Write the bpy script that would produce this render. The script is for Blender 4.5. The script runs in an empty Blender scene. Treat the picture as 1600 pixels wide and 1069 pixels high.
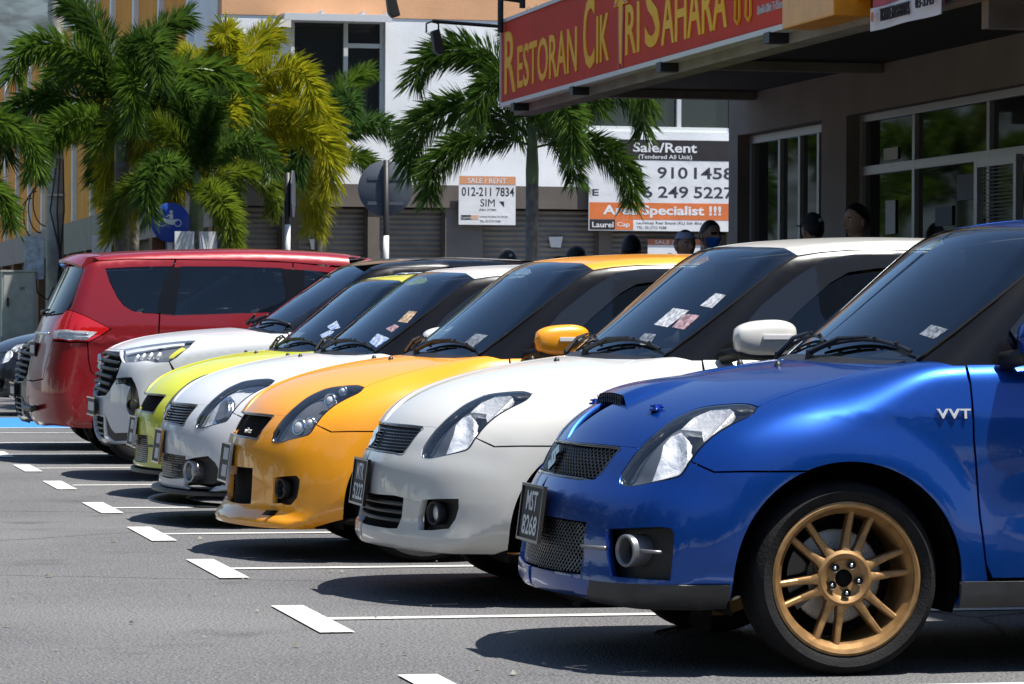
import bpy, bmesh, math, random
import numpy as np
from mathutils import Vector, Matrix
from mathutils.geometry import delaunay_2d_cdt
random.seed(7); np.random.seed(7)
scene = bpy.context.scene
COL = scene.collection

# ------------------------------------------------------------------ camera
YAW = math.atan(1204 / 5400)
cam_d = bpy.data.cameras.new('camera'); cam = bpy.data.objects.new('camera', cam_d); COL.objects.link(cam)
cam_d.sensor_width = 36; cam_d.lens = 5400 / 1600 * 36; cam_d.clip_start = .1; cam_d.clip_end = 3000
cam.location = (0, 0, 1.1)
cam.rotation_mode = 'QUATERNION'
cam.rotation_quaternion = (Matrix.Rotation(-YAW, 4, 'Z') @ Matrix.Rotation(math.pi / 2 - 34.5 / 5400, 4, 'X') @ Matrix.Rotation(math.radians(.25), 4, 'Z')).to_quaternion()
cam_d.dof.use_dof = True; cam_d.dof.focus_distance = 12.6; cam_d.dof.aperture_fstop = 32
scene.camera = cam

# ------------------------------------------------------------------ sky, sun, exposure
SUN_TO = Vector((.30, -.22, 1.0)).normalized()
SUN_EL = math.asin(SUN_TO.z); SUN_AZ = math.atan2(SUN_TO.x, SUN_TO.y)
world = bpy.data.worlds.new('World'); scene.world = world; world.use_nodes = True
wn = world.node_tree.nodes; wl = world.node_tree.links
bg = wn['Background']; sky = wn.new('ShaderNodeTexSky'); sky.sky_type = 'NISHITA'; sky.sun_disc = False
sky.sun_elevation = SUN_EL; sky.sun_rotation = SUN_AZ; sky.air_density = 1.0; sky.dust_density = .3; sky.ozone_density = 2.0
wl.new(sky.outputs[0], bg.inputs[0]); bg.inputs[1].default_value = .085
sd = bpy.data.lights.new('sun', 'SUN'); sd.energy = 5.0; sd.angle = math.radians(.53); sd.color = (1, .96, .90)
so = bpy.data.objects.new('sun', sd); COL.objects.link(so); so.rotation_euler = SUN_TO.to_track_quat('Z', 'Y').to_euler(); so.location = (0, 0, 30)
scene.view_settings.view_transform = 'Standard'; scene.view_settings.look = 'None'
scene.view_settings.exposure = 0.9; scene.view_settings.gamma = 1.0; scene.view_settings.use_curve_mapping = False
scene.render.engine = 'CYCLES'
scene.cycles.max_bounces = 8; scene.cycles.transparent_max_bounces = 12; scene.cycles.caustics_reflective = False; scene.cycles.caustics_refractive = False

# ------------------------------------------------------------------ helpers
def link(o, parent=None):
    COL.objects.link(o)
    if parent is not None: o.parent = parent
    return o
def thing(name, label, cat, loc=(0, 0, 0), group=None, rz=0):
    o = bpy.data.objects.new(name, None); o.empty_display_size = .1; link(o); o.location = loc; o.rotation_euler = (0, 0, rz)
    return tag(o, label, cat, group)
def tag(o, label, cat, group=None):
    o['label'] = label; o['category'] = cat
    if group: o['group'] = group
    return o
def setm(o, m):
    if m is None: return o
    if not o.data.materials: o.data.materials.append(m)
    elif o.data.materials[0] is not m:
        o.material_slots[0].link = 'OBJECT'; o.material_slots[0].material = m
    return o
def mesh(V, Fc, smooth=True, normals=None, name='m'):
    me = bpy.data.meshes.new(name); me.from_pydata([tuple(map(float, v)) for v in V], [], [tuple(map(int, q)) for q in Fc]); me.update()
    if smooth: me.shade_smooth()
    if normals is not None: me.normals_split_custom_set_from_vertices([tuple(map(float, n)) for n in normals])
    return me
def obj(name, me, mat=None, parent=None, loc=None):
    o = bpy.data.objects.new(name, me); link(o, parent)
    if loc is not None: o.location = loc
    return setm(o, mat)
class MB:
    """collects simple shapes into one mesh"""
    def __init__(s): s.v = []; s.f = []
    def add(s, V, Fc):
        b = len(s.v); s.v += [tuple(p) for p in V]; s.f += [tuple(i + b for i in q) for q in Fc]; return s
    def box(s, a, b):
        (x0, y0, z0), (x1, y1, z1) = a, b
        return s.add([(x0, y0, z0), (x1, y0, z0), (x1, y1, z0), (x0, y1, z0), (x0, y0, z1), (x1, y0, z1), (x1, y1, z1), (x0, y1, z1)],
                     [(0, 3, 2, 1), (4, 5, 6, 7), (0, 1, 5, 4), (1, 2, 6, 5), (2, 3, 7, 6), (3, 0, 4, 7)])
    def tube(s, pts, r, n=8, caps=True):
        pts = [Vector(p) for p in pts]; N = len(pts); rs = r if hasattr(r, '__len__') else [r] * N; V = []; Fc = []
        up = Vector((0, 0, 1)); prev = None
        for i, p in enumerate(pts):
            t = (pts[min(i + 1, N - 1)] - pts[max(i - 1, 0)]).normalized()
            if prev is None:
                a = t.cross(up)
                if a.length < .05: a = t.cross(Vector((1, 0, 0)))
            else: a = prev - t * prev.dot(t)
            a.normalize(); prev = a; b = t.cross(a)
            for k in range(n):
                q = 2 * math.pi * k / n; V.append(p + (a * math.cos(q) + b * math.sin(q)) * rs[i])
        for i in range(N - 1):
            for k in range(n): k2 = (k + 1) % n; Fc.append((i * n + k, i * n + k2, (i + 1) * n + k2, (i + 1) * n + k))
        if caps: Fc += [tuple(reversed(range(n))), tuple((N - 1) * n + k for k in range(n))]
        return s.add(V, Fc)
    def lathe(s, prof, n=32, axis='y', c=(0, 0, 0), close=False):
        """prof: (radius, along axis)"""
        V = []; Fc = []; m = len(prof)
        for k in range(n):
            a = 2 * math.pi * k / n; ca, sa = math.cos(a), math.sin(a)
            for r, h in prof:
                V.append({'y': (r * ca, h, r * sa), 'z': (r * ca, r * sa, h), 'x': (h, r * ca, r * sa)}[axis])
        V = [(x + c[0], y + c[1], z + c[2]) for x, y, z in V]
        for k in range(n):
            k2 = (k + 1) % n
            for i in range(m if close else m - 1): j = (i + 1) % m; Fc.append((k * m + i, k * m + j, k2 * m + j, k2 * m + i))
        return s.add(V, Fc)
    def prism(s, poly, fr, h):
        """poly (u,v) in frame fr=(origin,U,V); extruded by vector h"""
        o, U, W = map(Vector, fr); h = Vector(h); n = len(poly)
        a = [o + U * u + W * w for u, w in poly]
        V = a + [p + h for p in a]
        return s.add(V, [tuple(reversed(range(n))), tuple(n + i for i in range(n))] + [(i, (i + 1) % n, n + (i + 1) % n, n + i) for i in range(n)])
    def mesh(s, smooth=False, bevel=0, recalc=True):
        me = bpy.data.meshes.new('m'); me.from_pydata([tuple(map(float, p)) for p in s.v], [], s.f)
        if recalc or bevel:
            bm = bmesh.new(); bm.from_mesh(me)
            if recalc: bmesh.ops.recalc_face_normals(bm, faces=bm.faces)
            if bevel: bmesh.ops.bevel(bm, geom=bm.edges[:], offset=bevel, segments=2, affect='EDGES', profile=.7, clamp_overlap=True)
            bm.to_mesh(me); bm.free()
        if smooth == 'auto':
            me.shade_smooth()
            try: me.set_sharp_from_angle(angle=math.radians(38))
            except Exception: pass
        elif smooth: me.shade_smooth()
        return me
    def obj(s, name, mat, parent=None, smooth=False, bevel=0, loc=None): return obj(name, s.mesh(smooth, bevel), mat, parent, loc)

# ------------------------------------------------------------------ materials
MATS = {}
def nt(name):
    m = bpy.data.materials.new(name); m.use_nodes = True; MATS[name] = m
    return m, m.node_tree.nodes, m.node_tree.links, m.node_tree.nodes['Principled BSDF']
def P(name, col, rough=.5, metal=0, spec=.5, coat=0, noise=0, nscale=8., bump=0, bscale=200., emit=0, det=4., coat_r=.03, var=None, rvar=0):
    """principled material with noise-varied colour and fine bump"""
    m, N, L, b = nt(name)
    b.inputs['Base Color'].default_value = (*col, 1); b.inputs['Roughness'].default_value = rough; b.inputs['Metallic'].default_value = metal
    b.inputs['Specular IOR Level'].default_value = spec; b.inputs['Coat Weight'].default_value = coat; b.inputs['Coat Roughness'].default_value = coat_r
    if noise or bump or rvar: tc = N.new('ShaderNodeTexCoord')
    if noise:
        t = N.new('ShaderNodeTexNoise'); t.inputs['Scale'].default_value = nscale; t.inputs['Detail'].default_value = det; L.new(tc.outputs['Object'], t.inputs['Vector'])
        r = N.new('ShaderNodeMixRGB'); c2 = var or tuple(c * (1 - noise) for c in col)
        r.inputs[1].default_value = (*c2, 1); r.inputs[2].default_value = (*[min(1, c * (1 + (0 if var else noise * .6))) for c in col], 1)
        mr = N.new('ShaderNodeMapRange'); mr.inputs[1].default_value = .35; mr.inputs[2].default_value = .65
        L.new(t.outputs[0], mr.inputs[0]); L.new(mr.outputs[0], r.inputs[0]); L.new(r.outputs[0], b.inputs['Base Color'])
    if rvar:
        t3 = N.new('ShaderNodeTexNoise'); t3.inputs['Scale'].default_value = 6; t3.inputs['Detail'].default_value = 5; L.new(tc.outputs['Object'], t3.inputs['Vector'])
        m3 = N.new('ShaderNodeMapRange'); m3.inputs[1].default_value = .35; m3.inputs[2].default_value = .7; m3.inputs[3].default_value = rough; m3.inputs[4].default_value = rough + rvar
        L.new(t3.outputs[0], m3.inputs[0]); L.new(m3.outputs[0], b.inputs['Roughness'])
    if bump:
        t2 = N.new('ShaderNodeTexNoise'); t2.inputs['Scale'].default_value = bscale; t2.inputs['Detail'].default_value = 3; L.new(tc.outputs['Object'], t2.inputs['Vector'])
        bp = N.new('ShaderNodeBump'); bp.inputs['Strength'].default_value = bump; bp.inputs['Distance'].default_value = .01; L.new(t2.outputs[0], bp.inputs['Height']); L.new(bp.outputs[0], b.inputs['Normal'])
    if emit: b.inputs['Emission Color'].default_value = (*col, 1); b.inputs['Emission Strength'].default_value = emit
    return m
def paint(name, col, metal=0., rough=.32, flake=0.):
    """clear-coated car paint, fine flakes, faint dust and orange peel"""
    m, N, L, b = nt(name)
    tc = N.new('ShaderNodeTexCoord')
    b.inputs['Metallic'].default_value = metal; b.inputs['Roughness'].default_value = rough
    b.inputs['Coat Weight'].default_value = .7; b.inputs['Coat Roughness'].default_value = .025; b.inputs['Coat IOR'].default_value = 1.5
    v = N.new('ShaderNodeTexVoronoi'); v.inputs['Scale'].default_value = 900; L.new(tc.outputs['Object'], v.inputs['Vector'])
    mx = N.new('ShaderNodeMixRGB'); mx.blend_type = 'MULTIPLY'; mx.inputs[0].default_value = flake; mx.inputs[1].default_value = (*col, 1); L.new(v.outputs['Color'], mx.inputs[2])
    d = N.new('ShaderNodeTexNoise'); d.inputs['Scale'].default_value = 5; d.inputs['Detail'].default_value = 6; L.new(tc.outputs['Object'], d.inputs['Vector'])
    mr = N.new('ShaderNodeMapRange'); mr.inputs[1].default_value = .45; mr.inputs[2].default_value = .8; mr.inputs[3].default_value = 0; mr.inputs[4].default_value = .014; L.new(d.outputs[0], mr.inputs[0])
    du = N.new('ShaderNodeMixRGB'); L.new(mr.outputs[0], du.inputs[0]); L.new(mx.outputs[0], du.inputs[1]); du.inputs[2].default_value = (.30, .28, .25, 1); L.new(du.outputs[0], b.inputs['Base Color'])
    r2 = N.new('ShaderNodeMapRange'); r2.inputs[1].default_value = .4; r2.inputs[2].default_value = .8; r2.inputs[3].default_value = .02; r2.inputs[4].default_value = .09; L.new(d.outputs[0], r2.inputs[0]); L.new(r2.outputs[0], b.inputs['Coat Roughness'])
    o = N.new('ShaderNodeTexNoise'); o.inputs['Scale'].default_value = 60; L.new(tc.outputs['Object'], o.inputs['Vector'])
    bp = N.new('ShaderNodeBump'); bp.inputs['Strength'].default_value = .012; bp.inputs['Distance'].default_value = .01; L.new(o.outputs[0], bp.inputs['Height']); L.new(bp.outputs[0], b.inputs['Coat Normal'])
    return m
def clear(name, tint=(1, 1, 1), base=.04, rough=.02, gcol=(1, 1, 1)):
    """thin clear cover: fresnel mix of transparent and glossy"""
    m = bpy.data.materials.new(name); m.use_nodes = True; N = m.node_tree.nodes; L = m.node_tree.links; N.clear()
    o = N.new('ShaderNodeOutputMaterial'); t = N.new('ShaderNodeBsdfTransparent'); t.inputs[0].default_value = (*tint, 1)
    g = N.new('ShaderNodeBsdfGlossy'); g.inputs['Roughness'].default_value = rough; g.inputs[0].default_value = (*gcol, 1)
    ge = N.new('ShaderNodeNewGeometry'); io = N.new('ShaderNodeMapRange'); io.inputs[3].default_value = 1.5; io.inputs[4].default_value = 1 / 1.5; L.new(ge.outputs['Backfacing'], io.inputs[0])
    fr = N.new('ShaderNodeFresnel'); L.new(io.outputs[0], fr.inputs[0]); ad = N.new('ShaderNodeMath'); ad.inputs[1].default_value = base; ad.use_clamp = True
    L.new(fr.outputs[0], ad.inputs[0]); mx = N.new('ShaderNodeMixShader'); L.new(ad.outputs[0], mx.inputs[0]); L.new(t.outputs[0], mx.inputs[1]); L.new(g.outputs[0], mx.inputs[2]); L.new(mx.outputs[0], o.inputs[0])
    return m
# ------------------------------------------------------------------ implicit car-body surfaces
def smax(a, b, k):
    return np.maximum(a, b) + np.maximum(k - np.abs(a - b), 0.0) ** 2 / (4 * k)

def sstep(a, b, x):
    t = np.clip((x - a) / (b - a), 0, 1)
    return t * t * (3 - 2 * t)

def catmull(P, n=8, closed=False):
    P = np.asarray(P, float); N = len(P); out = []
    idx = lambda i: P[i % N] if closed else P[min(max(i, 0), N - 1)]
    for i in range(N if closed else N - 1):
        p0, p1, p2, p3 = idx(i - 1), idx(i), idx(i + 1), idx(i + 2)
        for j in range(n):
            t = j / n
            out.append(.5 * ((2 * p1) + (-p0 + p2) * t + (2 * p0 - 5 * p1 + 4 * p2 - p3) * t * t + (-p0 + 3 * p1 - 3 * p2 + p3) * t ** 3))
    if not closed: out.append(P[-1])
    return np.array(out)

class Profile:
    """signed distance (side view, x-z) to a smooth closed outline, on a grid"""
    def __init__(s, pts, step=.006):
        c = catmull(pts, 8, True); s.c = c
        lo = c.min(0) - .35; hi = c.max(0) + .35
        nx, nz = ((hi - lo) / step).astype(int) + 2
        X, Z = np.meshgrid(lo[0] + np.arange(nx) * step, lo[1] + np.arange(nz) * step, indexing='ij')
        best = np.full(X.shape, 1e9); ins = np.zeros(X.shape, bool)
        for a, b in zip(c, np.roll(c, -1, 0)):
            d = b - a; l2 = d @ d
            if l2 < 1e-12: continue
            t = np.clip(((X - a[0]) * d[0] + (Z - a[1]) * d[1]) / l2, 0, 1)
            best = np.minimum(best, (X - a[0] - t * d[0]) ** 2 + (Z - a[1] - t * d[1]) ** 2)
            cr = (a[1] > Z) != (b[1] > Z)
            if cr.any():
                with np.errstate(all='ignore'):
                    ins ^= cr & (X < (b[0] - a[0]) * (Z - a[1]) / (b[1] - a[1]) + a[0])
        s.g = np.sqrt(best) * np.where(ins, -1, 1); s.lo = lo; s.step = step; s.n = (nx, nz)
    def __call__(s, x, z):
        u = np.clip((x - s.lo[0]) / s.step, 0, s.n[0] - 1.001); v = np.clip((z - s.lo[1]) / s.step, 0, s.n[1] - 1.001)
        i = u.astype(int); j = v.astype(int); u = u - i; v = v - j; g = s.g
        return (g[i, j] * (1 - u) + g[i + 1, j] * u) * (1 - v) + (g[i, j + 1] * (1 - u) + g[i + 1, j + 1] * u) * v

class Surf:
    """a body surface F(x,y,z)=0; F<0 inside"""
    def __init__(s, F): s.F = F
    def f(s, P): return s.F(P[:, 0], P[:, 1], P[:, 2])
    def normal(s, P, h=.008):
        g = np.stack([s.f(P + np.eye(3)[k] * h) - s.f(P - np.eye(3)[k] * h) for k in range(3)], 1)
        return g / np.maximum(np.linalg.norm(g, axis=1, keepdims=True), 1e-9)
    def hit(s, O, D, t0, t1, n=90):
        N = len(O); T = np.linspace(t0, t1, n); lo = np.full(N, float(t0)); hi = np.full(N, np.nan); bestF = np.full(N, 1e9); bt = np.zeros(N)
        act = np.arange(N)
        for a, b in zip(T[:-1], T[1:]):
            v = s.f(O[act] + D[act] * b); m = v < 0
            hi[act[m]] = b; lo[act[m]] = a
            q = v < bestF[act]; qq = act[q & ~m]; bestF[qq] = v[q & ~m]; bt[qq] = b
            act = act[~m]
            if not len(act): break
        miss = np.isnan(hi); hi[miss] = bt[miss]; lo[miss] = bt[miss]
        for _ in range(16):
            m = .5 * (lo + hi); v = s.f(O + D * m[:, None]); ins = v < 0
            hi = np.where(ins, m, hi); lo = np.where(ins, lo, m)
        return O + D * (.5 * (lo + hi))[:, None], miss
    def pt(s, kind, a, b):
        """point on the left half of the surface: s(x,z)  f(y,z)  t(x,y)  r(y,z) from behind"""
        return s.pts([(kind, a, b)])[0]
    def pts(s, L):
        out = np.zeros((len(L), 3)); by = {}
        for i, q in enumerate(L):
            if isinstance(q[0], str): by.setdefault(q[0], []).append(i)
            else: out[i] = q
        for k, ii in by.items():
            a = np.array([L[i][1] for i in ii], float); b = np.array([L[i][2] for i in ii], float); n = len(ii)
            O = np.zeros((n, 3)); D = {'s': (0, 1., 0), 'f': (1., 0, 0), 'r': (-1., 0, 0), 't': (0, 0, -1.)}[k]
            if k == 's': O[:, 0] = a; O[:, 1] = -1.3; O[:, 2] = b
            elif k in 'fr': O[:, 0] = -1.6 if k == 'f' else 6; O[:, 1] = a; O[:, 2] = b
            else: O[:, 0] = a; O[:, 1] = b; O[:, 2] = 2.4
            out[ii] = s.hit(O, np.tile(np.array(D), (n, 1)), 0, 6 if k in 'fr' else 2.2, 120)[0]
        return out

class Proj:
    def __init__(s, d):
        s.d = np.array(d, float); s.d /= np.linalg.norm(s.d)
        s.e1 = np.cross(s.d, (0, 0, 1)); s.e1 /= np.linalg.norm(s.e1); s.e2 = np.cross(s.e1, s.d)
    def to2(s, P): return np.stack([P @ s.e1, P @ s.e2], 1)
    def lift(s, q, S):
        O = q[:, :1] * s.e1 + q[:, 1:] * s.e2
        return S.hit(O, np.broadcast_to(s.d, O.shape), -2.5, 4.5, 120)[0]
PF = Proj((1, 1, -.55)); PS = Proj((0.12, 1, -.12)); PR = Proj((-1, 1, -.5)); PB = Proj((-1, .25, -.12))

def resample(P, sp, closed=True):
    out = []; n = len(P)
    for i in range(n if closed else n - 1):
        a = P[i]; b = P[(i + 1) % n]; k = max(1, int(math.ceil(np.linalg.norm(b - a) / sp)))
        for j in range(k): out.append(a + (b - a) * j / k)
    if not closed: out.append(P[-1])
    return np.array(out)

def inpoly(q, P):
    x, y = q[:, 0], q[:, 1]; r = np.zeros(len(q), bool)
    for a, b in zip(P, np.roll(P, -1, 0)):
        c = (a[1] > y) != (b[1] > y)
        if c.any():
            with np.errstate(all='ignore'): r ^= c & (x < (b[0] - a[0]) * (y - a[1]) / (b[1] - a[1]) + a[0])
    return r

def segdist(q, P):
    d = np.full(len(q), 1e9)
    for a, b in zip(P, np.roll(P, -1, 0)):
        v = b - a; l = v @ v
        if l < 1e-14: continue
        t = np.clip((q - a) @ v / l, 0, 1); d = np.minimum(d, np.linalg.norm(q - a - t[:, None] * v, axis=1))
    return d

def inset(P2, cen, g):
    """shrink a closed 2d outline by g; points flagged cen move only along the cut"""
    n = len(P2); A = sum(P2[i][0] * P2[(i + 1) % n][1] - P2[(i + 1) % n][0] * P2[i][1] for i in range(n))
    sg = 1 if A > 0 else -1; out = P2.copy()
    for i in range(n):
        if cen[i]: continue
        e0 = P2[i] - P2[i - 1]; e1 = P2[(i + 1) % n] - P2[i]
        e0 = e0 / (np.linalg.norm(e0) + 1e-12); e1 = e1 / (np.linalg.norm(e1) + 1e-12)
        m = np.array([-(e0 + e1)[1], (e0 + e1)[0]]) * sg; l = np.linalg.norm(m)
        if l < .3: continue
        out[i] += m / l * g / max(.45, l / 2)
    return out
# ------------------------------------------------------------------ hatchback body shape (local: x back from front axle, left = -y)
ARCH_Z = .288
def flare(x, z, xr, r0=.30, amp=.022):
    d0 = np.sqrt(x ** 2 + (z - ARCH_Z) ** 2); d1 = np.sqrt((x - xr) ** 2 + (z - ARCH_Z) ** 2)
    return amp * (1 - sstep(.36, .52, np.minimum(d0, d1)))

def hatch_lower(nose):
    prof = Profile(nose + [(-.745, .60), (-.712, .672), (-.655, .748), (-.56, .815), (-.40, .875), (-.18, .926), (.1, .966), (.38, .99), (.8, 1.0), (1.6, 1.02),
                    (2.4, 1.03), (2.72, 1.02), (2.83, .93), (2.88, .72), (2.90, .5), (2.86, .3), (2.7, .21), (1.6, .18), (.4, .18), (-.4, .185)])
    def F(x, y, z):
        a = np.abs(y); u = a / .84
        fx = 1 - sstep(-.45, .25, x)
        B = .275 * u ** 2.05 * fx * (.86 + .14 * sstep(.25, .62, z))
        C = (.075 - .045 * sstep(-.05, .35, x)) * u ** 2 * sstep(.5, .9, z)
        B2 = .16 * u ** 3 * sstep(2.0, 2.6, x)
        g = prof(x - B + B2, z + C)
        W = .842 - .35 * np.maximum(z - .62, 0) ** 2 - (.22 - .10 * sstep(0, .4, x)) * np.maximum(z - .80, 0) - .16 * np.maximum(.45 - z, 0) ** 1.5
        W = W - .10 * np.clip(-x - .1, 0, 2) ** 2 - .02 * np.maximum(x - 1.6, 0) ** 2 + flare(x, z, 2.38)
        W = W - .012 * np.exp(-((z - .50) / .10) ** 2) * sstep(.38, .6, x) * (1 - sstep(1.8, 2.0, x))
        return smax(g, a - W, .17 - .10 * sstep(-.1, .32, x))
    return Surf(F)

NOSE_STD = [(-.68, .19), (-.765, .205), (-.792, .25), (-.782, .33), (-.785, .42), (-.775, .52)]
NOSE_SPORT = [(-.71, .19), (-.80, .21), (-.818, .255), (-.810, .33), (-.805, .42), (-.785, .52)]
HL = hatch_lower(NOSE_STD)
HLS = hatch_lower(NOSE_SPORT)

def hatch_green():
    prof = Profile([(.02, .86), (.10, .955), (.30, 1.123), (.50, 1.288), (.60, 1.365), (.68, 1.404), (.80, 1.425), (1.0, 1.442), (1.3, 1.452), (1.7, 1.446), (2.2, 1.425),
                    (2.5, 1.40), (2.58, 1.37), (2.68, 1.22), (2.80, 1.02), (2.8, .88), (1.5, .80)])
    def F(x, y, z):
        a = np.abs(y); u = a / .68
        B = .15 * u ** 2.2 * (1 - sstep(.3, 1.6, x))
        g = prof(x - B + .06 * u ** 2 * sstep(1.6, 2.5, x), z + .035 * u ** 2)
        W = .765 - .26 * (z - .97) - .14 * np.maximum(z - 1.05, 0) ** 2 - .015 * np.maximum(x - 1.7, 0) - .03 * np.clip(.9 - x, 0, 1)
        return smax(g, a - W, .075)
    return Surf(F)
HG = hatch_green()
# ------------------------------------------------------------------ crossover (front) and people carrier (its tail points at the aisle)
def suv_surfs():
    prof = Profile([(-.66, .215), (-.75, .23), (-.795, .30), (-.81, .42), (-.81, .56), (-.795, .72), (-.76, .84), (-.70, .895), (-.58, .945), (-.4, .985), (-.1, 1.02), (.25, 1.045), (.6, 1.06), (1.6, 1.08),
                    (2.6, 1.10), (3.0, 1.08), (3.18, .95), (3.25, .6), (3.2, .35), (3.0, .24), (1.5, .20), (.2, .20)])
    def F(x, y, z):
        a = np.abs(y); u = a / .85; fx = 1 - sstep(-.5, .2, x)
        B = (.17 * u ** 2.6) * fx
        g = prof(x - B + .15 * u ** 3 * sstep(2.2, 3.0, x), z + .055 * u ** 2 * sstep(.55, .95, z))
        W = .86 - .12 * np.maximum(z - .75, 0) ** 1.4 - .10 * np.maximum(.45 - z, 0) ** 1.5 - .06 * np.clip(-x - .1, 0, 2) ** 2
        d = np.minimum(np.sqrt(x ** 2 + (z - .33) ** 2), np.sqrt((x - 2.52) ** 2 + (z - .33) ** 2)); W = W + .02 * (1 - sstep(.39, .5, d))
        return smax(g, a - W, .10)
    pg = Profile([(.12, .93), (.26, 1.03), (.50, 1.195), (.75, 1.36), (.90, 1.455), (1.0, 1.495), (1.15, 1.52), (1.5, 1.54), (2.0, 1.535), (2.6, 1.50), (2.75, 1.45), (2.95, 1.15), (3.0, .95), (1.5, .88)])
    def G(x, y, z):
        a = np.abs(y); u = a / .70
        g = pg(x - .14 * u ** 2.2 * (1 - sstep(.4, 1.8, x)) + .06 * u ** 2 * sstep(1.8, 2.7, x), z + .04 * u ** 2)
        W = .785 - .27 * (z - 1.03) - .12 * np.maximum(z - 1.15, 0) ** 2 - .03 * np.clip(1.0 - x, 0, 1)
        return smax(g, a - W, .07)
    return Surf(F), Surf(G)
SVL, SVG = suv_surfs()
def mpv_surf():
    prof = Profile([(-.62, .24), (-.72, .27), (-.775, .36), (-.80, .50), (-.79, .66), (-.765, .80), (-.735, .95), (-.69, 1.08), (-.60, 1.27), (-.52, 1.44), (-.47, 1.545), (-.40, 1.585), (-.2, 1.61), (.3, 1.635), (1.0, 1.645), (1.7, 1.60),
                    (2.1, 1.45), (2.7, 1.08), (3.0, 1.02), (3.45, .90), (3.6, .7), (3.6, .4), (3.4, .24), (1.5, .22)])
    def F(x, y, z):
        a = np.abs(y); u = a / .85; fx = 1 - sstep(-.55, .15, x)
        B = (.13 * u ** 2.4 + .05 * u ** 6) * fx * (1 - .35 * sstep(1.0, 1.5, z))
        g = prof(x - B, z + .04 * u ** 2 * sstep(1.2, 1.6, z))
        W = .855 - .23 * np.maximum(z - 1.02, 0) ** 1.25 - .10 * np.maximum(.5 - z, 0) ** 1.5 - .03 * np.clip(-x - .1, 0, 2) ** 2
        d = np.sqrt(x ** 2 + (z - .31) ** 2); W = W + .018 * (1 - sstep(.38, .5, d)) + .006 * np.exp(-((z - .93) / .03) ** 2)
        return smax(g, a - W, .085)
    return Surf(F)
MPV = mpv_surf()
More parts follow.
